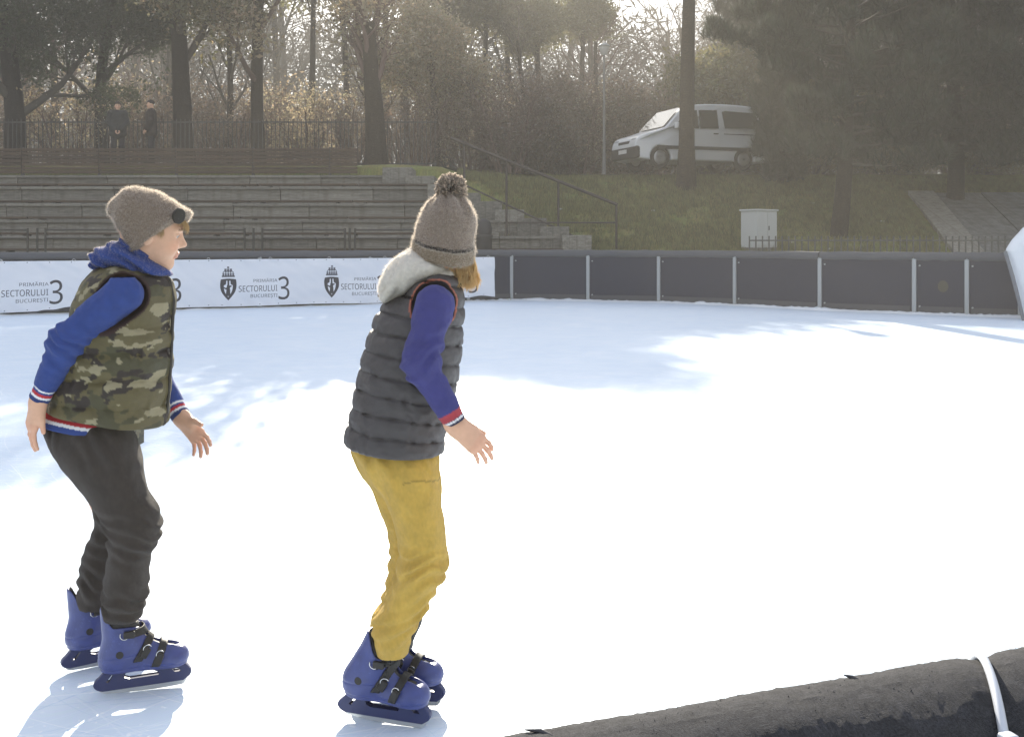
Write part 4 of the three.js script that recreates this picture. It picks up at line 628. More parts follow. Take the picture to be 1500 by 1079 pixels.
function fuzz(geo, n, len, wid, seed, keep) { // loose fibres standing off knitted cloth
  const p = geo.attributes.position, nn = geo.attributes.normal, c = geo.attributes.color, r = rand(seed), pos = [], col = [], nor = [];
  for (let i = 0; i < n; i++) { const k = Math.floor(r() * p.count), a = V(p.getX(k), p.getY(k), p.getZ(k)); if (keep && !keep(a)) continue; const d = V(nn.getX(k), nn.getY(k), nn.getZ(k)).addScaledVector(rdir(r), 0.9).normalize(), L = len * (0.4 + r()), w = rdir(r).cross(d).normalize().multiplyScalar(wid); a.add(V(r() - 0.5, r() - 0.5, r() - 0.5).multiplyScalar(0.004)); const m = a.clone().addScaledVector(d, L * 0.6).addScaledVector(rdir(r), L * 0.25), t = m.clone().addScaledVector(rdir(r), L * 0.5);
    for (const v of [a.clone().add(w), a.clone().sub(w), m, m.clone().add(w), m.clone().sub(w), t]) { pos.push(v.x, v.y, v.z); col.push(0.3 * c.getX(k) + 0.58, 0.3 * c.getY(k) + 0.51, 0.3 * c.getZ(k) + 0.43); nor.push(d.x, d.y, d.z); } }
  const g = new THREE.BufferGeometry(); g.setAttribute('position', new THREE.Float32BufferAttribute(pos, 3)); g.setAttribute('color', new THREE.Float32BufferAttribute(col, 3)); return g;
}
const fuzzMat = vcol(1, { transmission: 0.9, thickness: 0 });

// ---- rental skates, own axes: x to the toe, y up, blade on y = 0
const makeSkate = (lean) => {
  const o = (x, y, z) => V(x, y, z), flat = (f, k) => (x, y, z) => f(x, y, z * k);
  const solid = union(0.035, flat(rcone(o(-0.062, 0.13, 0), o(-0.068 + lean * 1.15, 0.27, 0), 0.058, 0.062), 1.22), ell(o(-0.08, 0.115, 0), 0.053, 0.05, 0.042), flat(rcone(o(-0.045, 0.16, 0), o(0.06, 0.108, 0), 0.05, 0.034), 1.1), ell(o(0.078, 0.104, 0), 0.057, 0.034, 0.046), rcone(o(-0.08, 0.09, 0), o(0.09, 0.09, 0), 0.036, 0.04));
  const lipY = (x) => 0.222 + 0.055 * sstep(-0.085, -0.125, x - lean * 1.15) - 0.01 * sstep(-0.05, 0, x);
  const outer = (x, y, z) => { let d = smax(solid(x, y, z), 0.076 - y, 0.006); d += -0.0022 * Math.exp(-(((y - 0.088) / 0.004) ** 2)) * -1; const seam = Math.abs(y - 0.128 - 0.35 * (x + 0.066) * (x < -0.066 ? 0.4 : 0.1)); d += x < -0.01 ? 0.0018 * Math.exp(-((seam / 0.003) ** 2)) : 0; return d; };
  const shell = (x, y, z) => { let d = smax(outer(x, y, z), y - lipY(x), 0.004); const inner = solid(x, y, z) + 0.007; d = smax(d, -Math.max(inner, 0.15 - y), 0.002); const gap = Math.max(Math.abs(z) - 0.013 - 0.1 * Math.max(0, y - 0.15), -(x - (-0.035 + Math.max(0, lean * (y - 0.13) * 7))), 0.135 - y); return smax(d, -gap, 0.004); };
  const g = { lo: V(-0.16, 0.06, -0.075), hi: V(0.155, 0.3, 0.075) }, root = new THREE.Group(); root.name = 'ice_skate';
  const blue = new THREE.MeshPhysicalMaterial({ color: lin(0.03, 0.046, 0.19), vertexColors: true, roughness: 0.42, clearcoat: 0.25, clearcoatRoughness: 0.4, side: THREE.DoubleSide, bumpMap: blotchTex, bumpScale: 0.0006 }), navy = std(0.02, 0.028, 0.10, 0.45), black = std(0.012, 0.011, 0.010, 0.55), chrome = std(0.6, 0.6, 0.6, 0.25, { metalness: 0.9 });
  part('boot_shell', net(shell, g.lo, g.hi, 0.003, (x, y, z) => { const k = 1 + 0.22 * fbm(x * 22, y * 22, z * 22, 3), sc = noise(x * 90 + 40 * y, y * 300, z * 90) > 0.72 && fbm(x * 14, y * 14, z * 14 + 3, 2) > 0.05 ? 0.55 : 0; return [k + sc, k + sc, k + sc * 0.5]; }), blue, root);
  part('boot_liner', net((x, y, z) => { const d = solid(x, y, z) + 0.0085; return smax(smax(d, 0.12 - y, 0.004), y - lipY(x) - 0.012, 0.008); }, g.lo, g.hi, 0.004), black, root);
  for (const [cx, cy, nx, ny, w, zs] of [[-0.02 + lean * 0.55, 0.2, -lean * 4, 1, 0.013, -0.048], [0.012, 0.156, 0.86, -0.5, 0.013, -0.07], [0.056, 0.134, 0.93, -0.36, 0.013, 0]]) {
    const band = (x, y, z) => { const s = Math.abs((x - cx) * nx + (y - cy) * ny) - w, d = outer(x, y, z); const front = zs === -0.048 ? cx - 0.034 - x : cy - 0.046 - y; return smax(smax(Math.max(d - 0.0055, -d + 0.001), s, 0.003), front, 0.003); };
    const st = part('strap', net(band, g.lo, g.hi, 0.0034), black, root);
    const f = facing(outer, cx - (ny > 0.9 ? 0.02 : 0.004), cy - (ny > 0.9 ? 0 : 0.02), 0.09), nrm = gradOf(outer, f), m = mat4(f.clone().addScaledVector(nrm, 0.009), ny > 0.9 ? V(1, 0, 0) : V(-ny, nx, 0).multiplyScalar(-1), nrm);
    part('buckle', new RoundedBoxGeometry(0.034, 0.011, 0.022, 2, 0.004).applyMatrix4(m), black, st); part('buckle_wire', new THREE.TorusGeometry(0.013, 0.0018, 5, 12, 3.6).rotateX(Math.PI / 2).translate(-0.014, 0.002, 0).applyMatrix4(m), chrome, st);
  }
  for (const s of [1, -1]) part('pivot_rivet', new THREE.CylinderGeometry(0.0115, 0.0125, 0.012, 16).rotateX(Math.PI / 2).translate(-0.066, 0.14, s * 0.049), black, root);
  const h = new THREE.Shape(); h.moveTo(-0.118, 0.08); h.lineTo(0.112, 0.08); h.quadraticCurveTo(0.128, 0.075, 0.141, 0.056); h.quadraticCurveTo(0.148, 0.046, 0.139, 0.036); h.lineTo(0.122, 0.024); h.lineTo(-0.12, 0.016); h.quadraticCurveTo(-0.142, 0.02, -0.146, 0.034); h.quadraticCurveTo(-0.145, 0.044, -0.134, 0.05); h.lineTo(-0.118, 0.068); h.closePath();
  const hole = (pts) => { const p = new THREE.Path(pts.map(([x, y]) => new THREE.Vector2(x, y))); h.holes.push(p); }; hole([[-0.112, 0.042], [-0.094, 0.063], [-0.088, 0.062], [-0.103, 0.04]]); hole([[-0.058, 0.06], [-0.046, 0.068], [0.03, 0.066], [0.05, 0.056], [0.048, 0.049], [-0.04, 0.045], [-0.055, 0.05]]); hole([[0.086, 0.063], [0.108, 0.062], [0.116, 0.052], [0.096, 0.052]]);
  part('blade_holder', new THREE.ExtrudeGeometry(h, { depth: 0.016, bevelEnabled: true, bevelSize: 0.003, bevelThickness: 0.004, bevelSegments: 3 }).translate(0, 0, -0.008), navy, root);
  const b = new THREE.Shape(); b.moveTo(-0.136, 0.03); b.lineTo(0.134, 0.036); b.quadraticCurveTo(0.136, 0.016, 0.12, 0.006); b.quadraticCurveTo(0.06, 0, 0, 0); b.quadraticCurveTo(-0.07, 0, -0.118, 0.004); b.quadraticCurveTo(-0.138, 0.01, -0.136, 0.03);
  part('blade', new THREE.ExtrudeGeometry(b, { depth: 0.004, bevelEnabled: false }).translate(0, 0, -0.002), std(0.62, 0.62, 0.6, 0.3, { metalness: 0.8 }), root);
  return root;
};
const skateUpright = makeSkate(0), skateFlexed = makeSkate(0.062);
function skate(parent, proto, at, fwd, pitch = 0, roll = 0) { const s = proto.clone(); s.position.copy(at); s.rotation.order = 'YZX'; s.rotation.set(roll, Math.atan2(-fwd.z, fwd.x), pitch); s.scale.setScalar(0.92); parent.add(s); return s; }

// ================================================================ first child: camouflage vest
const kidA = thing('person', 'child skating in a camouflage vest, blue hooded top, grey beanie and dark trousers', 'person');
{
  const D = 3.03, f = V(0.96, 0, -0.28);
  const S = P(180, 430, 2.905), E = P(97, 500, 2.86), Wn = P(57, 583, 2.88), S2 = P(196, 432, 3.16), E2 = P(226, 548, 3.24), W2 = P(265, 611, 3.2);
  const head = mat4(P(221, 337, 3.035), V(0.925, -0.2, -0.33), V(0.2, 0.98, 0.06));
  const hN = handField(-1, 0.92, [0.2, 0.22, 0.28, 0.34], [0.16, 0.04, -0.07, -0.2], 0.5), mN = mat4(P(55, 588, 2.88), P(42, 640, 2.88).sub(P(55, 588, 2.88)), V(-0.75, 0.1, 0.75));
  const hF = handField(1, 0.98, [0.24, 0.26, 0.28, 0.3], [0.3, 0.08, -0.14, -0.36], 0.85), mF = mat4(P(266, 612, 3.2), P(289, 639, 3.19).sub(P(266, 612, 3.2)), V(0.3, 0.3, -0.9));
  const sk = [[P(185, 428, D), P(150, 560, D), 0.075, 0.09], [P(150, 560, D), P(130, 640, 3.04), 0.1, 0.1], [P(185, 428, D), P(203, 372, D), 0.045, 0.043], [S, E, 0.036, 0.032], [E, Wn, 0.03, 0.021], [S2, E2, 0.036, 0.032], [E2, W2, 0.03, 0.021], [S, S2, 0.03, 0.03], [P(140, 645, 2.97), P(200, 768, 2.95), 0.055, 0.04], [P(200, 768, 2.95), P(178, 940, 2.97), 0.038, 0.028], [P(122, 645, 3.12), P(163, 765, 3.13), 0.055, 0.04], [P(163, 765, 3.13), P(136, 905, 3.15), 0.038, 0.028]];
  bodyMesh(kidA, sk, head, [[mN, hN], [mF, hF]]);
  // trousers
  const nearLeg = inflate([[92, 625], [140, 615], [188, 628], [201, 668], [215, 719], [227, 741], [234, 765], [230, 793], [218, 816], [215, 857], [211, 882], [204, 906], [180, 912], [157, 906], [154, 878], [155, 840], [160, 812], [161, 790], [150, 762], [138, 738], [118, 700], [100, 670]], 2.955, 0.078, 0.062), farLeg = inflate([[75, 625], [120, 615], [165, 640], [178, 690], [192, 730], [196, 765], [185, 800], [172, 840], [166, 880], [160, 902], [124, 900], [117, 868], [122, 812], [139, 770], [137, 740], [112, 697], [97, 677], [82, 654]], 3.12, 0.075, 0.06), pelvis = inflate([[70, 604], [120, 600], [188, 612], [194, 645], [204, 690], [180, 715], [140, 715], [112, 697], [97, 677], [80, 650], [67, 618]], 3.04, 0.145, 0.1);
  const yk = P(0, 785, 2.95).y, yb = P(0, 880, 2.95).y;
  const pants = (x, y, z) => { let d = smin(smin(nearLeg(x, y, z), farLeg(x, y, z), 0.02), pelvis(x, y, z), 0.05); if (Math.abs(d) > 0.05) return d; const w = Math.exp(-(((y - yk) / 0.075) ** 2)) + 1.0 * Math.exp(-(((y - yb) / 0.07) ** 2)), n = noise(x * 7, y * 5, z * 7); return d + 0.0045 * fbm(x * 11 + 3, y * 8, z * 11, 3) + 0.0068 * w * (0.6 + 0.7 * noiseB(x * 7, y * 6, z * 7)) * Math.sin((y + 0.4 * (x + 1.16)) * 2 * Math.PI / 0.044 + 3.4 * n) + 0.003 * Math.sin((x * 0.9 + y * 0.5) * 120 + 4 * n) * sstep(0.62, 0.78, y); };
  part('trousers', net(pants, V(-1.46, 0.2, -3.28), V(-1.0, 0.86, -2.82), 0.005, (x, y, z) => { const k = 1 + 0.25 * fbm(x * 14, y * 14, z * 14, 3) + 0.12 * noise(x * 90, y * 60, z * 90); return [0.040 * k, 0.031 * k, 0.025 * k]; }), cloth(0.9, weaveTex, 0.0012, 30), kidA);
  // blue hooded top: sleeves, body, striped rib hem and cuffs
  const slN = union(0.03, rcone(S, E, 0.056, 0.045), rcone(E, Wn, 0.0445, 0.032)), slF = union(0.03, rcone(S2, E2, 0.055, 0.043), rcone(E2, W2, 0.043, 0.032)), hem = inflate([[72, 585], [178, 585], [180, 690], [150, 690], [95, 680], [66, 660], [66, 620]], 3.035, 0.155, 0.1, 2);
  const hemLine = (x) => EYE - (595 + ((x / D * F + 750) - 80) * 0.2 - HOR) / F * D, along = (a, b, x, y, z) => { const u = b.clone().sub(a); return ((x - a.x) * u.x + (y - a.y) * u.y + (z - a.z) * u.z) / u.lengthSq(); };
  const lenN = E.distanceTo(Wn), lenF = E2.distanceTo(W2);
  const top = (x, y, z) => {
    let a = slN(x, y, z), b = slF(x, y, z); const tn = along(E, Wn, x, y, z), tf = along(E2, W2, x, y, z), n = noise(x * 9, y * 9, z * 9);
    if (Math.abs(a) < 0.04) { const w = Math.exp(-(((tn - 0.05) / 0.35) ** 2)); a += 0.004 * w * Math.sin((x * 0.8 + y) * 150 + 3 * n) + 0.006 * fbm(x * 11, y * 11, z * 11, 3) + (tn > 0.8 ? 0.003 + 0.0006 * Math.sin(Math.atan2(z - E.z, x - E.x) * 60) : 0); a = smax(a, (tn - 1.02) * lenN, 0.003); }
    if (Math.abs(b) < 0.04) { b += 0.004 * fbm(x * 12, y * 12, z * 12, 2) + (tf > 0.72 ? 0.003 : 0); b = smax(b, (tf - 0.98) * lenF, 0.003); }
    return Math.min(a, b, smax(hem(x, y, z), hemLine(x) - 0.036 - y, 0.006));
  };
  const BL = [0.021, 0.05, 0.21], WH = [0.72, 0.72, 0.74], RD = [0.42, 0.02, 0.03], stripe = (s) => (s < 0.006 ? WH : s < 0.012 ? BL : s < 0.021 ? RD : s < 0.028 ? WH : BL.map((v) => v * 0.7));
  part('hooded_top', net(top, V(-1.56, 0.68, -3.36), V(-0.92, 1.22, -2.76), 0.0032, (x, y, z) => {
    const k = 1 + 0.14 * fbm(x * 20, y * 20, z * 20, 3), tn = along(E, Wn, x, y, z), tf = along(E2, W2, x, y, z);
    if (slN(x, y, z) < 0.012 && tn > 0.0) { const s = (tn - 1.02) * lenN + 0.042; return (s < 0 ? BL : stripe(s)).map((v) => v * k); }
    if (slF(x, y, z) < 0.012 && tf > 0.0) { const s = (tf - 0.98) * lenF + 0.042; return (s < 0 ? BL : stripe(s)).map((v) => v * k); }
    if (y < 0.85) { const s = hemLine(x) - y + 0.002; return s < 0.011 ? RD : s < 0.02 ? WH : BL; }
    return BL.map((v) => v * k);
  }), cloth(0.9, knitTex, 0.0006, 22), kidA);
  const hood = inflate([[137, 378], [142, 368], [153, 361], [168, 356], [184, 350], [200, 355], [215, 365], [229, 380], [244, 397], [242, 407], [225, 408], [200, 402], [170, 397], [148, 396], [138, 389]], D, 0.105, 0.05, 3);
  const hoodA = net((x, y, z) => { const d = hood(x, y, z); return d > 0.05 ? d : d + 0.005 * Math.sin((y * 0.9 + x * 0.55 + 0.01 * noise(x * 10, y * 10, z * 10)) * 2 * Math.PI / 0.03) + 0.005 * fbm(x * 12, y * 12, z * 12, 3); }, V(-1.29, 1.18, -3.17), V(-1.0, 1.36, -2.89), 0.0042, (x, y, z) => BL.map((v) => v * (1 + 0.15 * fbm(x * 20, y * 20, z * 20, 3)))), hdA = part('hood', hoodA, cloth(0.9, knitTex, 0.0006, 22), kidA); part('fleece_fuzz', fuzz(hoodA, 9000, 0.004, 0.0003, 18), fuzzMat, hdA).userData.kind = 'stuff';
  // quilted camouflage vest
  const vest0 = inflate([[150, 386], [185, 387], [215, 392], [241, 401], [250, 413], [254, 440], [252, 475], [250, 530], [247, 580], [244, 615], [243, 650], [240, 700], [215, 712], [150, 705], [95, 690], [62, 670], [62, 630], [67, 600], [82, 555], [92, 520], [100, 490], [108, 455], [118, 425], [131, 403]], D, 0.172, 0.13, 7);
  const hole = union(0.02, rcone(P(181, 432, 2.9), P(130, 480, 2.80), 0.061, 0.055), rcone(P(181, 432, 2.9), P(185, 425, 2.7), 0.058, 0.05)), hole2 = rcone(S2, E2.clone().lerp(S2, 0.5).add(V(0, 0, -0.05)), 0.062, 0.06);
  const hemA = (x) => EYE - (590 + ((x / D * F + 750) - 68) * 0.195 - HOR) / F * D;
  const yokeA = rcone(P(176, 418, 2.94), P(192, 420, 3.13), 0.045, 0.045);
  const seams = [470, 508, 548, 586].map((py) => P(0, py, D).y);
  const vest = (x, y, z) => {
    let d = smin(vest0(x, y, z), yokeA(x, y, z), 0.05); if (d > 0.06 || d < -0.09) return d; const n = noise(x * 8, y * 8, z * 8); let q = 1; for (const s of seams) q = Math.min(q, Math.abs(y - s + 0.22 * (x + 1.19) * 0.35 + 0.006 * n) / 0.03);
    d += 0.0145 - 0.011 * Math.sqrt(clamp(q, 0, 1)) + 0.004 * fbm(x * 12, y * 16, z * 12, 3) + 0.0035 * Math.sin(x * 95 + y * 40 + 5 * n) * (1 - clamp(q, 0, 1));
    const zip = Math.abs(z + D + 0.0) < 0.007 && x > -1.05 ? -0.003 : 0; d += zip; d = smax(d, -hole(x, y, z), 0.012); d = smax(d, hemA(x) - y, 0.012); return smax(d, -hole2(x, y, z), 0.012);
  };
  const camo = (x, y, z) => {
    const u = x * 1.0 + z * 0.45, w = y * 1.25, k = 1 + 0.10 * fbm(x * 40, y * 40, z * 40, 2), a = fbm(u * 9, w * 9, z * 4, 3), b = fbm(u * 11 + 9, w * 11, z * 5 + 4, 3), c = fbm(u * 12 + 31, w * 13, z * 5 + 8, 3);
    let col = [0.135, 0.112, 0.042]; if (a > 0.12) col = [0.075, 0.07, 0.028]; if (b > 0.17) col = [0.03, 0.02, 0.014]; if (c > 0.27) col = [0.36, 0.32, 0.19];
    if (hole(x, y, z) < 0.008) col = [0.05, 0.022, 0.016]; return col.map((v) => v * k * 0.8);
  };
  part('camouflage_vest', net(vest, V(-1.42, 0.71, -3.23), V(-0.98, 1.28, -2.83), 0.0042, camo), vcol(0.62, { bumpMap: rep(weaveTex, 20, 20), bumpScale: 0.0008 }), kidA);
  const zx = facing(vest, P(249, 0, D).x - 0.002, P(0, 480, D).y, -2.7);
  part('zip', tube([P(248, 408, 3.03), P(254, 440, 3.03), P(252, 480, 3.03), P(250, 530, 3.03), P(247, 575, 3.03), P(244, 605, 3.03)], [0.005, 0.0055, 0.005, 0.005, 0.005, 0.005], 6), std(0.03, 0.028, 0.022, 0.5), kidA);
  // grey beanie
  const hat0 = inflate([[183, 348], [178, 339], [170, 324], [161.5, 313], [164, 300], [174, 288], [190, 275.5], [208, 276], [226, 280], [241, 287], [256, 296], [267, 305], [279, 313], [290, 332], [284, 362], [262, 388], [235, 397], [205, 388], [188, 362]], 3.035, 0.09, 0.072, 5);
  const br = P(213, 366, 3.035), bf = P(277, 313, 3.035), bn = V(bf.y - br.y, -(bf.x - br.x), 0).normalize();
  const hat = (x, y, z) => { const cut = (x - br.x) * bn.x + (y - br.y) * bn.y + 0.06 * Math.abs(z + 3.035) * 0.5; let d = hat0(x, y, z) + (cut > -0.02 ? -0.0025 : 0); if (Math.abs(d) < 0.03) d += 0.004 * fbm(x * 14, y * 14, z * 14, 2) + 0.0008 * Math.sin(Math.atan2(z + 3.035, x + 1.08) * 90) + 0.003 * Math.sin((y - x * 0.5) * 70 + 3 * noise(x * 9, y * 9, z * 9)) * sstep(-1.11, -1.2, x); return smax(d, cut, 0.006); };
  const hatCol = (x, y, z) => { const k = 1 + 0.16 * fbm(x * 70, y * 70, z * 70, 3); return [0.185 * k, 0.145 * k, 0.112 * k]; };
  const hg = net(hat, V(-1.225, 1.28, -3.15), V(-0.95, 1.5, -2.92), 0.0035, hatCol), ht = part('beanie', hg, cloth(0.95, knitTex, 0.0012, 16, { sheen: 1, sheenRoughness: 0.35 }), kidA); part('wool_fuzz', fuzz(hg, 26000, 0.008, 0.00034, 3), fuzzMat, ht).userData.kind = 'stuff';
  const bp = facing(hat, P(258.5, 316, 2.96).x, P(258.5, 316, 2.96).y, -2.8), bg = gradOf(hat, bp, 0.01), bm = mat4(bp.clone().addScaledVector(bg, 0.001), V(1, 0, 0).addScaledVector(bg, -bg.x), bg);
  part('round_badge', new THREE.LatheGeometry([[0, 0.004], [0.021, 0.004], [0.0235, 0.002], [0.0235, -0.004]].map(([x, y]) => new THREE.Vector2(x, y)), 28).applyMatrix4(bm), std(0.02, 0.017, 0.013, 0.7), ht);
  // fringe of fair hair below the beanie
  const r = rand(17), hs = []; for (let i = 0; i < 240; i++) { const t = r(), a = V(lerp(0.055, 0.092, t), 0.062 - 0.022 * t + r() * 0.008, (r() - 0.5) * 0.11 * (1.1 - 0.6 * t)).applyMatrix4(head), b = a.clone().add(V(0.006 + r() * 0.006, -0.012 - r() * 0.012, (r() - 0.5) * 0.008)), c = b.clone().add(V((r() - 0.6) * 0.008, -0.008 - r() * 0.01, (r() - 0.5) * 0.008)); hs.push(tube([a, b, c], [0.0007, 0.0006, 0.0002], 3, false)); }
  for (let i = 0; i < 120; i++) { const a = V(0.012 + r() * 0.02, 0.02 + r() * 0.01, 0.068 * (r() < 0.5 ? -1 : 1)).applyMatrix4(head), b = a.clone().add(V(0.002, -0.02 - r() * 0.015, (r() - 0.5) * 0.004)); hs.push(tube([a, b], [0.0007, 0.0003], 3, false)); }
  part('hair', mergeGeometries(hs), std(0.5, 0.35, 0.17, 0.5), kidA);
  skate(kidA, skateUpright, V(-1.088, 0.001, -2.985), f, 0, 0); skate(kidA, skateUpright, V(-1.266, 0.001, -3.17), V(0.85, 0, -0.52), 0, 0);
}
// ================================================================ second child: bobble hat
const kidB = thing('person', 'child skating in a dark quilted vest, bobble hat and mustard trousers, face turned away', 'person');
{
  const D = 2.8, S = P(637, 447, 2.665), E = P(615, 530, 2.61), Wn = P(667, 619, 2.62), S2 = P(650, 450, 2.94), E2 = P(640, 540, 2.98), W2 = P(628, 610, 2.97);
  const head = mat4(P(655, 352, D + 0.022), V(0.55, -0.12, -0.83), V(0.0, 0.99, 0.1)).scale(V(0.9, 0.92, 0.9));
  const hN = handField(-1, 0.92, [0.35, 0.3, 0.3, 0.32], [0.14, 0.03, -0.05, -0.14], 0.5), mN = mat4(P(669, 624, 2.62), P(705, 655, 2.63).sub(P(669, 624, 2.62)), V(0.35, 0.45, 0.82)), hF = handField(1, 0.92, [0.3, 0.3, 0.3, 0.3], [0.05, 0, -0.04, -0.1], 0.4), mF = mat4(P(627, 613, 2.97), V(-0.1, -1, 0), V(0.3, 0, -0.95));
  const sk = [[P(630, 450, D), P(590, 580, D), 0.075, 0.09], [P(590, 580, D), P(580, 660, 2.83), 0.1, 0.1], [P(630, 450, D), P(652, 380, D), 0.042, 0.042], [S, E, 0.036, 0.032], [E, Wn, 0.03, 0.021], [S2, E2, 0.036, 0.032], [E2, W2, 0.03, 0.021], [S, S2, 0.03, 0.03], [P(600, 675, 2.77), P(618, 805, 2.755), 0.055, 0.04], [P(618, 805, 2.755), P(580, 940, 2.785), 0.036, 0.028], [P(580, 675, 2.9), P(602, 805, 2.9), 0.055, 0.04], [P(602, 805, 2.9), P(560, 960, 2.9), 0.038, 0.028]];
  bodyMesh(kidB, sk, head, [[mN, hN], [mF, hF]]);
  const nearLeg = inflate([[556, 648], [600, 652], [634, 660], [643, 713], [648, 745], [652, 774], [656, 815], [653, 843], [641, 862], [625, 892], [608, 921], [600, 940], [592, 968], [560, 968], [548, 935], [545, 914], [556, 890], [570, 865], [580, 835], [584, 800], [578, 770], [568, 740], [554, 700], [545, 668]], 2.765, 0.08, 0.062), farLeg = inflate([[519, 652], [560, 645], [610, 660], [625, 700], [630, 760], [632, 820], [620, 860], [603, 900], [588, 922], [562, 924], [544, 916], [543, 905], [556, 884], [567, 840], [571, 800], [565, 770], [556, 745], [545, 713], [533, 692]], 2.89, 0.075, 0.06), pelvis = inflate([[518, 640], [560, 632], [630, 640], [640, 690], [641, 715], [605, 735], [565, 715], [540, 700], [526, 678]], 2.83, 0.14, 0.1);
  const yk = P(0, 826, 2.76).y, yb = P(0, 905, 2.76).y;
  const pants = (x, y, z) => { let d = smin(smin(nearLeg(x, y, z), farLeg(x, y, z), 0.014), pelvis(x, y, z), 0.045); if (Math.abs(d) > 0.05) return d; const w = Math.exp(-(((y - yk) / 0.06) ** 2)) + 0.9 * Math.exp(-(((y - yb) / 0.06) ** 2)), n = noise(x * 7 + 5, y * 5, z * 7); return d + 0.0045 * fbm(x * 12 + 8, y * 8, z * 12, 3) + 0.0075 * w * (0.6 + 0.7 * noiseB(x * 7, y * 6, z * 7)) * Math.sin((y - 0.3 * (x + 0.3)) * 2 * Math.PI / 0.042 + 3.4 * n) + 0.0025 * Math.sin((x * 0.8 + y * 0.7) * 130 + 4 * n) * sstep(0.55, 0.75, y); };
  part('trousers', net(pants, V(-0.47, 0.2, -3.0), V(-0.16, 0.82, -2.64), 0.0045, (x, y, z) => { const k = 1 + 0.16 * fbm(x * 14, y * 14, z * 14, 3) + 0.08 * noise(x * 90, y * 60, z * 90), seam = Math.abs(y - 0.676 + 0.9 * (x + 0.25) ** 2 * 6 - 0.012) < 0.0022 && z > -2.8 && x > -0.29 ? 0.62 : 1; return [0.62 * k * seam, 0.405 * k * seam, 0.075 * k * seam]; }), cloth(0.88, weaveTex, 0.0012, 30), kidB);
  const BL = [0.042, 0.043, 0.175], WH = [0.72, 0.72, 0.74], RD = [0.36, 0.045, 0.06], NV = [0.015, 0.015, 0.05];
  const slN = union(0.03, rcone(S, E, 0.054, 0.044), rcone(E, Wn, 0.0425, 0.031)), slF = union(0.03, rcone(S2, E2, 0.05, 0.042), rcone(E2, W2, 0.04, 0.032)), along = (a, b, x, y, z) => { const u = b.clone().sub(a); return ((x - a.x) * u.x + (y - a.y) * u.y + (z - a.z) * u.z) / u.lengthSq(); }, lenN = E.distanceTo(Wn);
  const top = (x, y, z) => { let a = slN(x, y, z); const tn = along(E, Wn, x, y, z), tf = along(E2, W2, x, y, z), n = noise(x * 9, y * 9, z * 9); if (Math.abs(a) < 0.04) { const w = Math.exp(-(((tn + 0.02) / 0.3) ** 2)); a += 0.0045 * w * Math.sin((y * 0.9 - x * 0.4) * 140 + 3 * n) + 0.006 * fbm(x * 11, y * 11, z * 11, 3) + (tn > 0.84 ? 0.002 : 0); a = smax(a, (tn - 1.0) * lenN, 0.003); } return Math.min(a, smax(slF(x, y, z), (tf - 1) * 0.2, 0.003)); };
  part('hooded_top', net(top, V(-0.36, 0.76, -3.06), V(-0.1, 1.26, -2.54), 0.0032, (x, y, z) => { const k = 1 + 0.14 * fbm(x * 20, y * 20, z * 20, 3), tn = along(E, Wn, x, y, z), s = (tn - 1) * lenN; return (slN(x, y, z) < 0.012 && tn > 0 ? (s < -0.034 ? BL : s < -0.014 ? RD : s < -0.0125 ? NV : s < -0.007 ? WH : NV) : BL).map((v) => v * k); }), cloth(0.9, knitTex, 0.0006, 22), kidB);
  const hood = inflate([[555, 420], [560, 402], [572, 386], [586, 373], [601, 364], [618, 366], [636, 373], [653, 384], [666, 397], [664, 410], [640, 412], [620, 418], [602, 428], [584, 438], [567, 445], [558, 437]], D, 0.125, 0.062, 4);
  const hoodF = (x, y, z) => { const d = hood(x, y, z); return Math.abs(d) > 0.05 ? d : d - 0.006 * Math.pow(Math.abs(Math.sin((x * 1.0 - y * 0.45 + 0.035 * noise(x * 6, y * 6, z * 6)) * Math.PI / 0.055)), 0.45) * (0.6 + 0.5 * noise(x * 9, y * 9, z * 9)) + 0.003 + 0.006 * fbm(x * 10, y * 10, z * 10, 3); };
  const hoodG = net(hoodF, V(-0.39, 1.11, -2.95), V(-0.13, 1.33, -2.64), 0.0042, (x, y, z) => { const k = 1 + 0.18 * fbm(x * 60, y * 60, z * 60, 3); return [0.56 * k, 0.53 * k, 0.47 * k]; }), hd = part('hood', hoodG, cloth(0.95, knitTex, 0.0008, 22), kidB); part('fleece_fuzz', fuzz(hoodG, 7000, 0.006, 0.00036, 8), fuzzMat, hd).userData.kind = 'stuff';
  // down vest with level quilting
  const vest0 = inflate([[566, 440], [590, 428], [615, 412], [640, 402], [664, 402], [674, 418], [679, 445], [678, 480], [675, 525], [667, 575], [658, 610], [652, 640], [648, 700], [640, 745], [570, 745], [515, 735], [499, 700], [502, 660], [506, 635], [513, 608], [522, 565], [531, 526], [544, 480], [555, 455]], D, 0.168, 0.125, 7);
  const hole = union(0.02, rcone(P(638, 446, 2.67), P(628, 480, 2.56), 0.057, 0.054), rcone(P(638, 446, 2.67), P(645, 440, 2.5), 0.057, 0.057)), hole2 = rcone(S2, E2.clone().lerp(S2, 0.5).add(V(0, 0, -0.05)), 0.06, 0.06);
  const hemB = (x) => EYE - (647 + ((x / D * F + 750) - 504) * 0.1 - HOR) / F * D;
  const yokeB = rcone(P(634, 436, 2.70), P(640, 436, 2.92), 0.05, 0.05);
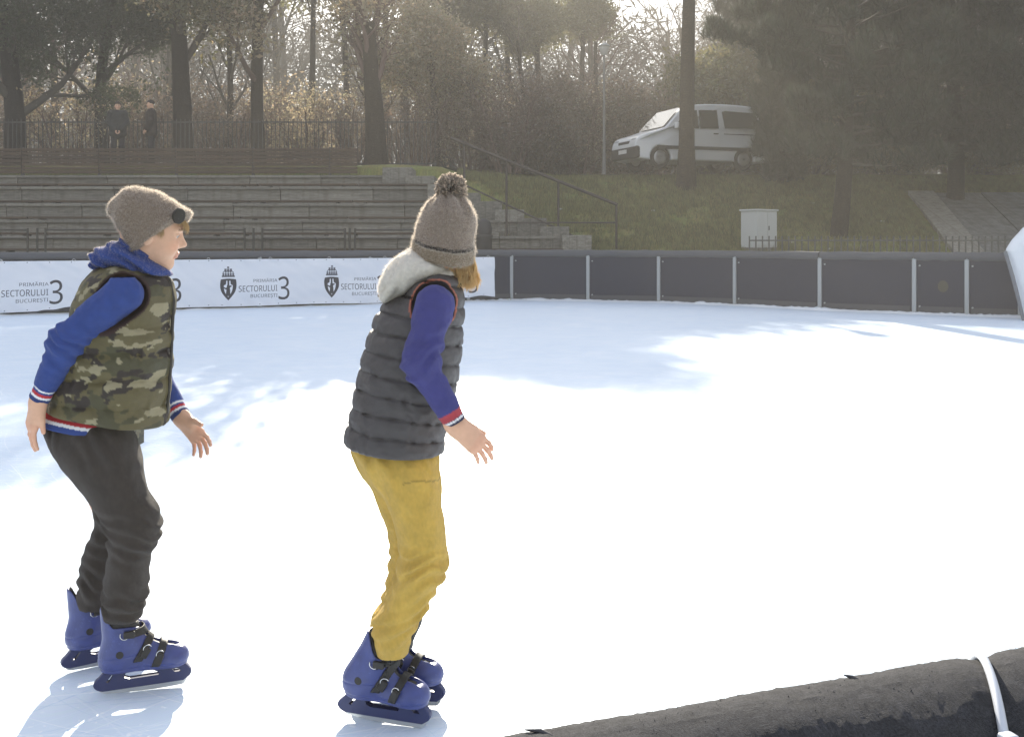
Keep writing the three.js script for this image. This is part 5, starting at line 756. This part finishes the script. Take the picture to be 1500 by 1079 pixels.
  const vest = (x, y, z) => { let d = smin(vest0(x, y, z), yokeB(x, y, z), 0.05); if (d > 0.06 || d < -0.09) return d; const n = noise(x * 7, y * 7, z * 7), s = (y + 0.16 * (x + 0.3) + 0.1 * (x + 0.3) ** 2 * 3 + 0.004 * n) / 0.0535, q = Math.abs(s - Math.round(s)) * 2; d += (0.006 - 0.0085 * Math.pow(clamp(q, 0, 1), 0.32)) * sstep(-0.002, 0.02, hole(x, y, z)) + 0.0035 * Math.exp(-((q / 0.13) ** 2)) + 0.004 * fbm(x * 12, y * 18, z * 12, 3) + 0.003 * Math.sin(x * 110 + 6 * n) * (1 - q); d = smax(d, -hole(x, y, z), 0.01); d = smax(d, hemB(x) - y, 0.01); return smax(d, -hole2(x, y, z), 0.01); };
  part('quilted_vest', net(vest, V(-0.49, 0.67, -2.99), V(-0.1, 1.27, -2.6), 0.0042, (x, y, z) => { const k = 1 + 0.12 * fbm(x * 24, y * 24, z * 24, 3); const hq = hole(x, y, z); return hq > 0.0022 && hq < 0.0075 ? [0.42, 0.13, 0.075] : [0.052 * k, 0.047 * k, 0.048 * k]; }), vcol(0.5, { bumpMap: rep(weaveTex, 22, 22), bumpScale: 0.0006 }), kidB);
  // bobble hat
  const hat0 = inflate([[604, 368], [605, 350], [610, 326], [619, 304], [628, 293], [640, 286], [660, 283], [680, 289], [690, 300], [697, 315], [699, 326], [697, 342], [695, 362], [694, 386], [690, 410], [660, 425], [620, 410], [606, 388]], D, 0.1, 0.07, 5);
  const a0 = P(604, 367, D), a1 = P(694, 383, D), cutY = (x, z) => lerp(a0.y, a1.y, (x - a0.x) / (a1.x - a0.x)) - 0.25 * (z + D);
  const hat = (x, y, z) => { const s = y - cutY(x, z); let d = hat0(x, y, z); if (Math.abs(d) < 0.03) { d += 0.003 * fbm(x * 14, y * 14, z * 14, 2) + 0.0008 * Math.sin(Math.atan2(z + D, x + 0.188) * 100) + (s > 0.041 ? 0.004 : 0) + 0.0035 * Math.exp(-(((s - 0.041) / 0.003) ** 2)) + 0.004 * Math.sin(Math.atan2(z + D, x + 0.18) * 9) * sstep(0.1, 0.16, s); } return smax(d, -s, 0.006); };
  const hg = net(hat, V(-0.29, 1.2, -2.92), V(-0.08, 1.47, -2.68), 0.0035, (x, y, z) => { const s = y - cutY(x, z), k = 1 + 0.16 * fbm(x * 70, y * 70, z * 70, 3); return Math.abs(s - 0.043) < 0.0042 ? [0.018, 0.015, 0.014] : s < 0.041 && s > 0.036 ? [0.33 * k, 0.29 * k, 0.23 * k] : s < 0.041 ? [0.2 * k, 0.158 * k, 0.112 * k] : [0.2 * k, 0.16 * k, 0.13 * k]; }), ht = part('bobble_hat', hg, cloth(0.95, knitTex, 0.0012, 16, { sheen: 1, sheenRoughness: 0.35 }), kidB); part('wool_fuzz', fuzz(hg, 26000, 0.008, 0.00034, 5), fuzzMat, ht).userData.kind = 'stuff';
  { const c = P(661, 277, D), r = rand(19), pos = [], col = [], nor = []; // yarn ends of the bobble
    for (let i = 0; i < 5200; i++) { const d = rdir(r), L = 0.043 * (0.9 + 0.16 * r() + 0.1 * noise(d.x * 3, d.y * 3, d.z * 3)), w = rdir(r).cross(d).normalize().multiplyScalar(0.0013), w2 = w.clone().cross(d).normalize().multiplyScalar(0.0013), b = c.clone().addScaledVector(d, L * 0.5), t = c.clone().addScaledVector(d, L).addScaledVector(rdir(r), 0.003), k = r() < 0.22 ? 0.6 : r() < 0.5 ? 1.8 : 1.1, e = [0.42 * k, 0.36 * k, 0.3 * k];
      for (const v of [b.clone().add(w), b.clone().sub(w), t.clone().add(w), t.clone().add(w), b.clone().sub(w), t.clone().sub(w), b.clone().add(w2), b.clone().sub(w2), t.clone().add(w2), t.clone().add(w2), b.clone().sub(w2), t.clone().sub(w2)]) { pos.push(v.x, v.y, v.z); col.push(...e); nor.push(d.x, d.y, d.z); } }
    const g = new THREE.BufferGeometry(); g.setAttribute('position', new THREE.Float32BufferAttribute(pos, 3)); g.setAttribute('color', new THREE.Float32BufferAttribute(col, 3)); const b = part('bobble', mergeGeometries([g, paint(new THREE.IcosahedronGeometry(0.03, 3).translate(c.x, c.y, c.z).deleteAttribute('uv').deleteAttribute('normal'), () => [0.1, 0.085, 0.07])]), vcol(1, { transmission: 0.6, thickness: 0 }), ht); }
  // hair hanging from under the hat
  const r = rand(23), hs = []; for (let i = 0; i < 620; i++) { const u = r() ** 0.7, dz = (r() - 0.35), a = P(lerp(654, 694, u), 372 + r() * 8, D + dz * 0.13 * (1 - 0.6 * u)), wv = 0.006 * Math.sin(i), b = a.clone().add(V(0.004 + wv * 0.5 + 0.004 * (u - 0.4), -0.035, (r() - 0.5) * 0.012)), c = b.clone().add(V((r() - 0.5) * 0.014 + 0.012 * Math.sin(u * 14 + dz * 9), -0.022 - r() * 0.012, (r() - 0.5) * 0.014)), e = c.clone().add(V(-0.012 * Math.sin(u * 14 + dz * 9) + (r() - 0.55) * 0.012, -0.012 - r() * 0.014, (r() - 0.5) * 0.01)); hs.push(tube([a, b, c, e], [0.0009, 0.0009, 0.0008, 0.0003], 3, false)); }
  for (const [x, y, n, s] of [[606, 372, 26, 0.016], [583, 378, 14, 0.012]]) for (let i = 0; i < n; i++) { const a = P(x + r() * 6, y + 4 + r() * 4, D + (r() - 0.5) * 0.1), b = a.clone().add(V(-s * (0.3 + r()), s * (0.2 + r() * 0.5), 0)), c = b.clone().add(V(-s * 0.5 * (r() - 0.3), -s * (r() - 0.3), (r() - 0.5) * 0.01)); hs.push(tube([a, b, c], [0.0008, 0.0007, 0.0002], 3, false)); }
  part('hair', mergeGeometries(hs), new THREE.MeshPhysicalMaterial({ color: lin(0.86, 0.66, 0.33), roughness: 1, side: THREE.DoubleSide, transmission: 0.6, thickness: 0 }), kidB);
  skate(kidB, skateFlexed, V(-0.352, 0.003, -2.782), V(0.965, 0, 0.26), -0.06, 0.04); skate(kidB, skateFlexed, V(-0.322, 0.001, -2.895), V(0.98, 0, 0.2), 0, -0.03);
}
// ================================================================ onlookers above the stand
function onlooker(label, px, d, base, h, coat, turn, hat, k) {
  const x = (px - 750) / F * d, t = thing('person', label, 'person', null, [x, base, -d], turn), s = h / 1.75, q = (a, b, c) => V(a * s, b * s, c * s);
  const arms = [-1, 1].flatMap((e) => [[q(e * 0.19, 1.42, 0), q(e * 0.25, 1.16, 0.02), 0.045, 0.04], [q(e * 0.25, 1.16, 0.02), q(e * (k ? 0.2 : 0.08), 0.95, 0.14), 0.037, 0.028]]), legs = [-1, 1].flatMap((e) => [[q(e * 0.09, 0.92, 0), q(e * 0.1, 0.5, 0.01), 0.075, 0.055], [q(e * 0.1, 0.5, 0.01), q(e * 0.11, 0.07, -0.01), 0.052, 0.04], [q(e * 0.11, 0.05, -0.02), q(e * 0.12, 0.04, 0.14), 0.045, 0.035]]);
  const head = new THREE.Matrix4().makeRotationY(-Math.PI / 2).setPosition(0, 1.63 * s, 0.02), hands = [-1, 1].map((e) => [mat4(q(e * (k ? 0.2 : 0.08), 0.95, 0.14), V(-e * 0.3, -0.8, 0.3), V(e, 0, 0.4)), handField(e, 1.05, [0.3, 0.3, 0.3, 0.35], [0.05, 0, -0.03, -0.08], 0.4)]);
  const sk = [[q(0, 1.4, 0), q(0, 0.95, 0), 0.11, 0.11], [q(0, 1.4, 0), q(0, 1.55, 0.0), 0.055, 0.05], ...arms, ...legs];
  { const sdf = union(0.03, ...sk.map(([a, b, r1, r2]) => rcone(a, b, r1, r2))), gs = [net(sdf, V(-0.4, 0, -0.25), V(0.4, 1.6 * s, 0.3), 0.02, skinTone)], hg = net(headField(), V(-0.125, -0.2, -0.1), V(0.13, 0.12, 0.1), 0.006, headColour); hg.applyMatrix4(head); gs.push(hg); for (const [m, f] of hands) { const g = net(f, V(-0.075, -0.1, -0.1), V(0.18, 0.05, 0.1), 0.005, skinTone); g.applyMatrix4(m); gs.push(g); } part('body', mergeGeometries(gs), vcol(0.6), t); }
  const coatF = union(0.05, ...[[q(0, 1.36, 0), q(0, 0.86, 0), 0.15, 0.17]].map(([a, b, r1, r2]) => { const f = rcone(a, b, r1, r2); return (X, Y, Z) => f(X * 0.72, Y, Z * 1.0); }), ...arms.map(([a, b, r1, r2]) => rcone(a, b, r1 + 0.034, r2 + 0.03)), rcone(q(-0.18, 1.43, 0), q(0.18, 1.43, 0), 0.08, 0.08));
  part('coat', net((X, Y, Z) => coatF(X, Y, Z) + 0.008 * fbm(X * 9, Y * 9, Z * 9 + k, 3), V(-0.45, 0.6, -0.3), V(0.45, 1.6 * s, 0.35), 0.016, (X, Y, Z) => coat.map((v) => v * (1 + 0.2 * fbm(X * 15, Y * 15, Z * 15, 2)))), vcol(0.85), t);
  part('trousers', net(union(0.03, ...legs.map(([a, b, r1, r2]) => rcone(a, b, r1 + 0.02, r2 + 0.02))), V(-0.3, -0.01, -0.2), V(0.3, 1.05 * s, 0.3), 0.018, () => [0.02, 0.02, 0.024]), vcol(0.9), t);
  const hf = moved(union(0.02, ell(V(-0.012, 0.045, 0), 0.102, 0.088, 0.085), ...(hat ? [] : [ell(V(-0.06, -0.02, 0), 0.05, 0.07, 0.078)])), head), cut = (hat ? 1.65 : 1.64) * s;
  part(hat ? 'woolly_hat' : 'hair', net((X, Y, Z) => smax(hf(X, Y, Z), cut - 0.25 * Math.max(0, -Z) * 2 - Y + (Z > 0.05 ? 0.03 : 0), 0.02), V(-0.16, 1.45 * s, -0.2), V(0.16, 1.85 * s, 0.2), 0.009, () => (hat ? [0.035, 0.03, 0.03] : [0.04, 0.028, 0.02])), vcol(0.95), t);
}
onlooker('bareheaded person in a dark coat standing behind the parapet', 172, 28.1, 3.42, 1.72, [0.025, 0.026, 0.024], 0.35, false, 0);
onlooker('person in a dark jacket and woolly hat standing behind the parapet, nearer the thick trunk', 221, 28.2, 3.42, 1.78, [0.03, 0.022, 0.018], -1.15, true, 1);
shade(scene);
renderer.render(scene, camera);
